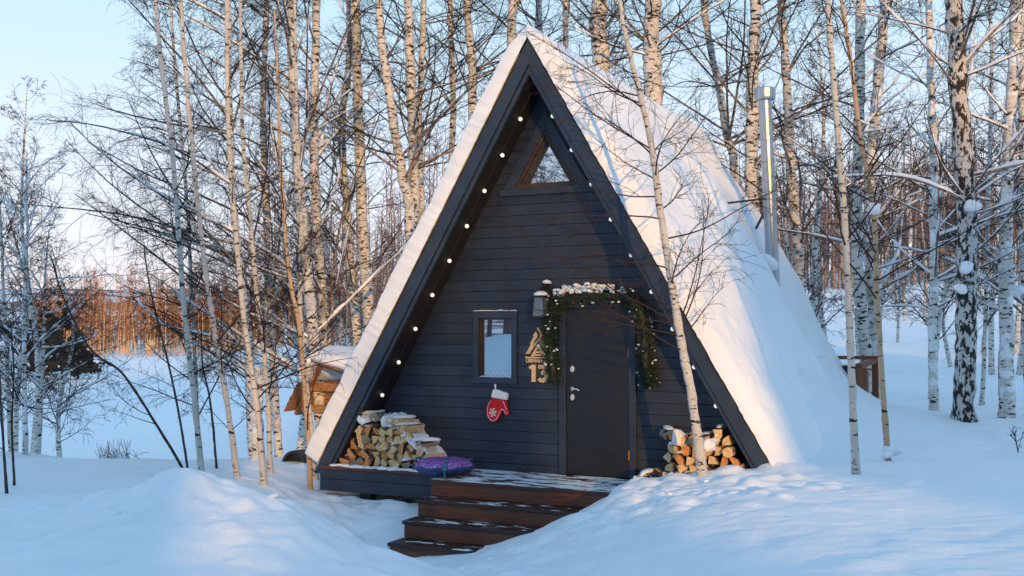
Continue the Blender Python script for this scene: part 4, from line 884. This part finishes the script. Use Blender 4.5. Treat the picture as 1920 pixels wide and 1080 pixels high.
# lit birches behind the cabin, left of the apex
BK = dict(n1=24, len1=3.5, el=(5, 60), n2=8, n3=6, t0=.25, rmax=.05, droop=-.6)
NB = dict(BK)
pixtree([(692, 640), (683, 520), (670, 250), (665, 0), (660, -280)], 23, 24, 15, 21, 'thick gold-lit birch left of the roof slope with dark knots', snowy=0.3, foot=2, **BK)
pixtree([(672, 650), (660, 520), (652, 380), (640, 240), (655, 100), (650, -250)], 24, 18, 12, 22, 'gold-lit birch twinned behind the thick one', foot=2, **BK)
pixtree([(770, 430), (755, 330), (735, 200), (715, 60), (705, -60), (690, -280)], 22, 20, 13, 23, 'leaning gold-lit birch that forks just above the roof slope', foot=3, **dict(BK, n1=28))
pixtree([(775, 430), (776, 300), (772, 150), (765, 0), (760, -260)], 22.3, 22, 14, 24, 'upright gold-lit birch sharing a base with the leaning one', foot=-2, **BK)
pixtree([(790, 400), (786, 250), (790, 100), (795, -40), (800, -250)], 23.5, 14, 9, 25, 'narrow gold-lit birch just right of the forked pair', foot=1, **BK)
pixtree([(848, 300), (850, 200), (846, 90), (842, -40), (840, -240)], 25, 13, 9, 26, 'slim grey birch between the pair and the apex', foot=1, **dict(BK, len1=2.8))
pixtree([(888, 220), (884, 120), (876, 0), (872, -240)], 24, 18, 12, 27, 'warm lit birch nearest left of the cabin apex', foot=1, **BK)
pixtree([(960, 60), (972, 0), (985, -100), (990, -260)], 24, 18, 13, 28, 'birch rising directly behind the cabin apex', foot=-2, **BK)
pixtree([(1008, 60), (1010, -20), (1012, -240)], 26, 13, 10, 29, 'second birch peeping over the cabin apex', foot=0, **BK)
# behind the cabin, right of the apex
pixtree([(1062, 80), (1060, 0), (1058, -220)], 25, 13, 9, 30, 'slim birch just right of the snow ridge top', foot=0, **BK)
pixtree([(1128, 150), (1124, 60), (1120, -60), (1112, -280)], 21, 36, 26, 31, 'very thick gold-lit birch above the snow ridge', foot=3, **dict(BK, n1=30))
pixtree([(1217, 180), (1215, 100), (1222, 0), (1228, -260)], 20.5, 38, 28, 32, 'stout birch with a dark twisted bough above the ridge bend', snowy=0.3, foot=-4, **dict(BK, n1=30))
pixtree([(1375, 345), (1362, 260), (1345, 160), (1325, 60), (1312, -60), (1300, -240)], 22, 17, 11, 33, 'slim leaning birch above the rear end of the roof', foot=4, **BK)
pixtree([(1412, 420), (1408, 300), (1412, 150), (1418, 0), (1420, -260)], 20, 26, 20, 34, 'stout gold-lit birch immediately left of the chimney', foot=3, **BK)
pixtree([(1500, 560), (1493, 400), (1482, 250), (1474, 120), (1464, -20), (1458, -240)], 20.5, 22, 13, 35, 'gold-lit birch immediately right of the chimney', foot=2, **BK)
# right side
pixtree([(1606, 893), (1600, 760), (1594, 600), (1586, 430), (1570, 220), (1556, 60), (1546, -80)], 11.2, 15, 10, 36, 'slim white birch in the snow right of the cabin, nearest to the roof', **dict(YG, n1=22, len1=1.2, t0=.35))
pixtree([(1666, 868), (1656, 740), (1644, 560), (1640, 400), (1618, 280), (1598, 130), (1572, -40)], 12.3, 12, 7, 37, 'thin orange-tan birch right of the cabin with a snow clump on its foot', **dict(YG, bark='bark_warm', twig='twig_warm', n1=26, len1=1.8, t0=.3))
pixtree([(1622, 680), (1612, 560), (1606, 400), (1610, 200), (1612, 0), (1612, -240)], 19, 24, 17, 38, 'broad white birch behind the two thin right ones', snowy=0.6, foot=2, **BK)
pixtree([(1640, 640), (1634, 480), (1632, 320), (1645, 150), (1658, 0), (1668, -240)], 20, 24, 17, 39, 'snow-streaked birch bending right at mid height', snowy=0.8, foot=2, bark='bark_snow', twig='twig_snow', **dict(BK, n1=28))
pixtree([(1752, 790), (1750, 640), (1752, 480), (1752, 300), (1745, 140), (1740, -60)], 17, 18, 12, 40, 'snow-plastered birch left of the big dark trunk', snowy=0.8, bark='bark_snow', twig='twig_snow', **dict(BK, n1=24, len1=2.8))
pixtree([(1808, 803), (1808, 650), (1812, 450), (1800, 250), (1793, 60), (1790, -160)], 16, 40, 30, 41, 'massive dark-barked birch at the right with snow lumps in its fork', snowy=0.95, bark='bark_old', twig='twig_snow', **dict(BK, n1=30, len1=4.2, t0=.35, el=(0, 45), rmax=.06))
pixtree([(1888, 792), (1886, 640), (1884, 450), (1890, 300), (1900, 120), (1906, -100)], 17.5, 28, 18, 42, 'snow-covered birch trunk near the right edge', snowy=0.9, bark='bark_snow', twig='twig_snow', **dict(BK, n1=26, len1=3.2))
pixtree([(1932, 800), (1925, 600), (1918, 400), (1915, 200), (1912, -60)], 19, 18, 12, 43, 'birch half cut by the right edge of the photo', snowy=0.6, **BK)
pixtree([(1840, 790), (1846, 660), (1850, 520), (1856, 300), (1860, 100), (1850, -80)], 22, 9, 6, 44, 'thin dark birch between the massive one and the snow-covered one', foot=0, **dict(BK, len1=2.2, n1=28))
pixtree([(1912, 880), (1908, 840), (1902, 812)], 12.5, 3, 1.5, 45, 'tiny bare shrub poking from the snow at the right edge', name='bare_shrub', bark='bark_sap', n1=9, len1=.3, n2=3, n3=2, rmax=.005)
# the young birch standing in front of the cabin
pixtree([(1318, 893), (1302, 760), (1280, 640), (1266, 560), (1240, 400), (1226, 290), (1200, 170), (1176, 70), (1160, -20), (1150, -120)], 11.45, 19, 6, 50, 'young birch in front of the cabin door side, trunk leaning left', bark='bark_young', twig='twig_warm', n1=40, len1=2.1, el=(5, 50), n2=9, n3=4, t0=.2, rmax=.0095, bias=left, biasw=.3, droop=-.3, up=.1)
# snow lumps caught on trunks at the right
for (u, v, s, r, lab) in [(1822, 384, 15.8, .13, 'big lump of snow caught in the fork of the massive birch'), (1802, 540, 15.7, .06, 'small lump of snow stuck to the massive birch'), (1640, 388, 12.1, .06, 'lump of snow caught on the thin orange-tan birch'), (1668, 848, 12.2, .07, 'snow clinging to the foot of the thin orange-tan birch'), (1902, 545, 17.2, .11, 'lump of snow by the trunk near the right edge'), (1818, 500, 15.8, .085, 'ragged snow clinging to the massive trunk')]:
    b = MB(); p = at(u, v, s); b.blob(p, (r*1.15, r*.9, r*.85), int(u), 4, .6); props(b.build('snow_lump', M['snow'], smooth=True), lab, 'snow')
# grove behind: repeated birches sharing a few meshes
def protos():
    out = []
    for k in range(6):
        g = np.random.default_rng(900+k); h = 6.5+.9*k; pts = [np.array([0, 0, -.4]), np.array([g.normal()*.2, g.normal()*.2, h*.3]), np.array([g.normal()*.5, g.normal()*.5, h*.65]), np.array([g.normal()*.8, g.normal()*.8, h])]
        tr = catmull(pts, 9); n = len(tr); rad = np.linspace(.085+.008*k, .012, n); V, F = sweep(tr[None], rad[None], 9); o = mesh_obj('trunk', V, F, M['bark'], smooth=True)
        V, F, A = crown_mesh(tr, rad, g, n1=34, len1=2.2, el=(25, 60), n2=7, n3=4, t0=.2, rmax=.03, thin=.005); c = mesh_obj('crown', V, F, M['twig_far'], attr=A); out.append((o.data, c.data)); bpy.data.objects.remove(o); bpy.data.objects.remove(c)
    return out
PR = protos()
def grove(u0, u1, s0, s1, n, label, group, seed):
    g = random.Random(seed); K = []
    for i in range(n):
        u = u0+(u1-u0)*(i+g.uniform(.1, .9))/n; s = g.uniform(s0, s1); p = at(u, 600, s); z = gz(p[0], p[1]); tm, cm = PR[g.randrange(6)]
        if -3.9 < p[0] < 4.2 and -1 < p[1] < 9.5: continue
        t = empty('birch_tree', (p[0], p[1], z), label=label, cat='tree', group=group); t.rotation_euler = (g.gauss(0, .035), g.gauss(0, .035), g.uniform(0, 6.28)); k = g.uniform(.8, 1.15); t.scale = (k, k, k)
        for nm, me in (('trunk', tm), ('crown', cm)):
            o = bpy.data.objects.new(nm, me); COL.objects.link(o); o.parent = t
        K.append((u, t))
    for k, (u, t) in enumerate(sorted(K, key=lambda q: q[0])): t['label'] = label % ordn(k)
grove(560, 1300, 26, 44, 15, '%s slender bare birch from the left in the grove behind the cabin', 'birches of the grove behind the cabin', 3)
grove(1300, 1960, 24, 60, 24, '%s slender bare birch from the left on the slope right of the cabin', 'birches on the slope to the right', 4)
grove(440, 640, 28, 45, 4, '%s slender bare birch from the left behind the left grove', 'birches behind the left grove', 5)
grove(-60, 140, 26, 36, 4, '%s small birch from the left in the thin far row at the left edge', 'birches in the row at the far left', 6)
# far woods, one mass each
def wood(name, label, u0, u1, s0, s1, n, h, seed, tr_, tw, rt, rtw, nb, mats, blen=.22):
    g = np.random.default_rng(seed); u = g.uniform(u0, u1, n); s = g.uniform(s0, s1, n); base = np.array([at(a, 600, b_) for a, b_ in zip(u, s)]); base[:, 2] = ground(base[:, 0], base[:, 1], True)-.3
    hh = h*g.uniform(.65, 1.15, n)*(1+.85*vnoise(base[:, 0]*.06, base[:, 1]*.06, seed)+.5*vnoise(base[:, 0]*.2, base[:, 1]*.2, seed+2)); top = base+np.stack([g.normal(size=n)*.5, g.normal(size=n)*.5, hh], 1); mid = (base+top)/2+g.normal(size=(n, 3))*.15
    P = np.stack([base, mid, top], 1); Rr = np.stack([np.full(n, rt), np.full(n, rt*.7), np.full(n, rt*.25)], 1); V, F = sweep(P, Rr, 4)
    i = np.repeat(np.arange(n), nb); f = g.uniform(.3, 1, len(i)); p = base[i]+(top-base)[i]*f[:, None]; az = g.uniform(0, 6.28, len(i)); e = np.radians(g.uniform(15, 70, len(i))); d = np.stack([np.cos(az)*np.cos(e), np.sin(az)*np.cos(e), np.sin(e)], 1)
    Ls = hh[i]*blen*g.uniform(.3, 1, len(i))*(1.25-f*.7); B = grow(p, d, Ls, 4, .4, -.2, g); V2, F2 = sweep(B, np.repeat((rtw*np.linspace(1, .4, 4))[None], len(i), 0), 3)
    m = np.concatenate([np.zeros(len(F)), np.ones(len(F2))]); o = mesh_obj(name, np.concatenate([V, V2]), np.concatenate([F, F2+len(V)]), mats, mi=m); props(o, label, 'trees', kind='stuff')
M['fartrunk'] = mat('far_trunks', (.62, .44, .27), .8); M['fartwig'] = mat('far_twigs', (.42, .19, .10), .9, spec=.1); M['midtwig'] = mat('mid_twigs', (.22, .15, .15), .9, spec=.1); M['midtrunk'] = mat('mid_trunks', (.30, .24, .21), .8)  # mid twigs are paled: the haze over the distant woods is put into their colour
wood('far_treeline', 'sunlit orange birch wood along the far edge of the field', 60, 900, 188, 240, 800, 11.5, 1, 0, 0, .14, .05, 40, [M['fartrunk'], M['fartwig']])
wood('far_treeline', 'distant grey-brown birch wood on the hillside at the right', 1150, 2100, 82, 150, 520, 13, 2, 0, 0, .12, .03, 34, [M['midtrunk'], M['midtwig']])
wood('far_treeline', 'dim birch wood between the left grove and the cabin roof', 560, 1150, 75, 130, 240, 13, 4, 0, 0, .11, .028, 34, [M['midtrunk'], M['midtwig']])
# dark conifers on the left
def conifer(name, p, h, wd, seed, label, cat='tree', group=None):
    g = np.random.default_rng(seed); t = empty(name, tuple(p), label=label, cat=cat, group=group); b = MB(); b.lathe([(.14, -.3), (.03, h*.9)], (0, 0, 0), 7); b.build('trunk', M['blackmetal'], t, loc=(0, 0, 0))
    n = 46; f = g.uniform(.06, .98, n); az = g.uniform(0, 6.28, n); R1 = wd*(1-f**1.6)*g.uniform(.5, 1.15, n)+.2; d = np.stack([np.cos(az), np.sin(az), g.uniform(-.1, .45, n)], 1); st_ = np.stack([0*f, 0*f, f*h], 1); P = grow(st_, d/np.linalg.norm(d, axis=1, keepdims=True), R1, 6, .3, .25, g)
    V, F = sweep(P, np.full((n, 6), .03), 3); m = n*60; idx = g.integers(0, n, m); c, T, _ = pick(P, np.ones((n, 6)), g.uniform(.2, 1, m), idx); d2 = around(T, np.radians(g.uniform(20, 80, m)), g); L_ = g.uniform(.2, .5, m)[:, None]; sd = np.cross(d2, g.normal(size=(m, 3))); sd /= np.linalg.norm(sd, axis=1, keepdims=True)
    Q = np.stack([c, c+d2*L_*.6+sd*L_*.3, c+d2*L_, c+d2*L_*.6-sd*L_*.3], 1).reshape(-1, 3); F2 = np.arange(m*4).reshape(m, 4)+len(V); mesh_obj('crown', np.concatenate([V, Q]), np.concatenate([F, F2]), M['needle_far'], t, loc=(0, 0, 0)); return t
def conifer_mesh(g, h, wd, tiers, per, base=np.zeros(3), o=0):
    n = tiers*per; f = g.uniform(0.04, 1, n); az = g.uniform(0, 6.28, n); ln_ = wd*(1-f)**.8*g.uniform(.6, 1.1, n)+.1; z = f*h
    c, s_ = np.cos(az), np.sin(az); a = np.stack([0*c, 0*c, z], 1); d = np.stack([c, s_, -.25+0*c], 1); side = np.stack([-s_, c, 0*c], 1)
    V = []; F = []
    A = a; B = a+d*ln_[:, None]*.6+side*ln_[:, None]*.22; C = a+d*ln_[:, None]+np.array([0, 0, .06]); E = a+d*ln_[:, None]*.6-side*ln_[:, None]*.22+np.array([0, 0, -.12])
    G = a+d*ln_[:, None]*.55+np.array([0, 0, -.30])*np.minimum(1, ln_)[:, None]
    V = np.stack([A, B, C, E, G], 1)+base; i = np.arange(n)*5+o
    F = np.concatenate([np.stack([i, i+1, i+2, i+3], 1), np.stack([i, i+4, i+2, i+3], 1)]); return V.reshape(-1, 3), F
for i, (u, s, h, wd, lab) in enumerate([(118, 108, 8.0, 2.6, 'dark bushy spruce at the near edge of the field, tallest of the clump'), (84, 112, 7.2, 2.4, 'dark spruce at the left side of the spruce clump'), (62, 110, 6.0, 2.0, 'low dark spruce partly behind the snow-plastered birch'), (148, 106, 4.4, 2.8, 'spreading low dark spruce at the right side of the clump')]):
    p = at(u, 600, s); conifer('spruce_tree', (p[0], p[1], gz(p[0], p[1])+.1), h, wd, 70+i, lab)
# (the clump is built as ragged bushes of small fans)
# dry weeds on the crest
for (u, lab) in [(205, 'tuft of dry weed stems on the snow crest, left of two'), (235, 'tuft of dry weed stems on the snow crest, right of two')]:
    g = np.random.default_rng(u); p = at(u, 850, 17.5); z = gz(p[0], p[1]); n = 30; st_ = np.stack([p[0]+g.normal(size=n)*.1, p[1]+g.normal(size=n)*.1, np.full(n, z-.05)], 1); d = np.stack([g.normal(size=n)*.5-.3, g.normal(size=n)*.4, np.ones(n)], 1); d /= np.linalg.norm(d, axis=1, keepdims=True)
    P = grow(st_, d, g.uniform(.15, .4, n), 5, .4, -.2, g); V, F = sweep(P, np.full((n, 5), .004), 3); props(mesh_obj('dry_weed', V, F, M['midtwig']), lab, 'weed')
# ------------------------------------------------------------------ forest behind the viewer (mirrored in the panes, shades the clearing)
def forest_behind():
    a, e_ = R_(SUN_AZ), R_(SUN_EL)
    g = np.random.default_rng(77); P = np.array([math.cos(a), math.sin(a)]); Sd = np.array([math.sin(a), -math.cos(a)]); te = math.tan(e_)
    Vs = []; Fs = []; o = 0
    prof_s = [-60, -14, -5.5, -4.2, -3.4, -2.8, -1.4, -.6, .3, .8, 3.0, 3.1, 4, 8, 9.5, 10.6, 12, 30, 60]
    prof_z = [10, 10, 9.0, 4.5, 1.2, .6, 2.2, 2.5, 2.4, 2.3, 2.4, 3.7, 4.4, 4.6, 5.0, 6, 9, 9, 10]
    for k in range(900):
        near = k < 640
        s = (g.uniform(-16, -1) if k % 3 == 0 else g.uniform(10.5, 20) if k % 3 == 1 else g.uniform(-3, 12)) if near else g.uniform(-60, 60); dd = g.uniform(32, 46) if near else g.uniform(46, 90)
        zt = float(np.interp(s, prof_s, prof_z))+g.normal()*.35
        gap = .4 < s < 2.7 or (-3.9 < s <= .4 and g.random() < .80)
        c = P*s+Sd*dd; gzv = gz(c[0], c[1]); wd = g.uniform(.9, 1.5) if zt > 4 else g.uniform(.55, .95)
        if gap: continue
        h = zt+dd*te-gzv+(g.uniform(-1.5, 0) if g.random() < .4 else 0)
        if not near: h = min(h, 10+g.uniform(-2, 2)) if abs(s) < 11 else h
        if not near and -3 < s < 11: h = min(h, zt+dd*te-gzv-.8)
        if h < 1: continue
        V, F = conifer_mesh(g, h, wd, 14, 16, np.array([c[0], c[1], gzv]), o); Vs.append(V); Fs.append(F); o += len(V)
        b = np.array([[c[0], c[1], gzv], [c[0], c[1], gzv+h*.5], [c[0], c[1], gzv+h]])[None]; V, F = sweep(b, np.array([[.12, .08, .02]]), 4); Vs.append(V); Fs.append(F+o); o += len(V)
    nf = sum(len(f) for f in Fs)
    for k in range(24):
        x_, y_ = -4.5-.45*k+g.normal(), -13-g.uniform(0, 12); zz = gz(x_, y_); tr = catmull([(x_, y_, zz-.3), (x_+.2, y_, zz+4), (x_, y_+.3, zz+11)], 10); rad = np.linspace(.11, .02, len(tr)); V, F = sweep(tr[None], rad[None], 6); Vs.append(V); Fs.append(F+o); o += len(V)
        V, F, _ = crown_mesh(tr, rad, g, n1=44, len1=2.6, n2=8, n3=5, thin=.006); Vs.append(V); Fs.append(F+o); o += len(V)
    F_ = np.concatenate(Fs); mi = np.zeros(len(F_)); mi[nf:] = 1
    props(mesh_obj('forest_edge', np.concatenate(Vs), F_, [M['needle_far'], M['midtwig']], mi=mi), 'dark forest edge facing the cabin, mirrored in its window panes', 'forest', kind='stuff')
forest_behind()
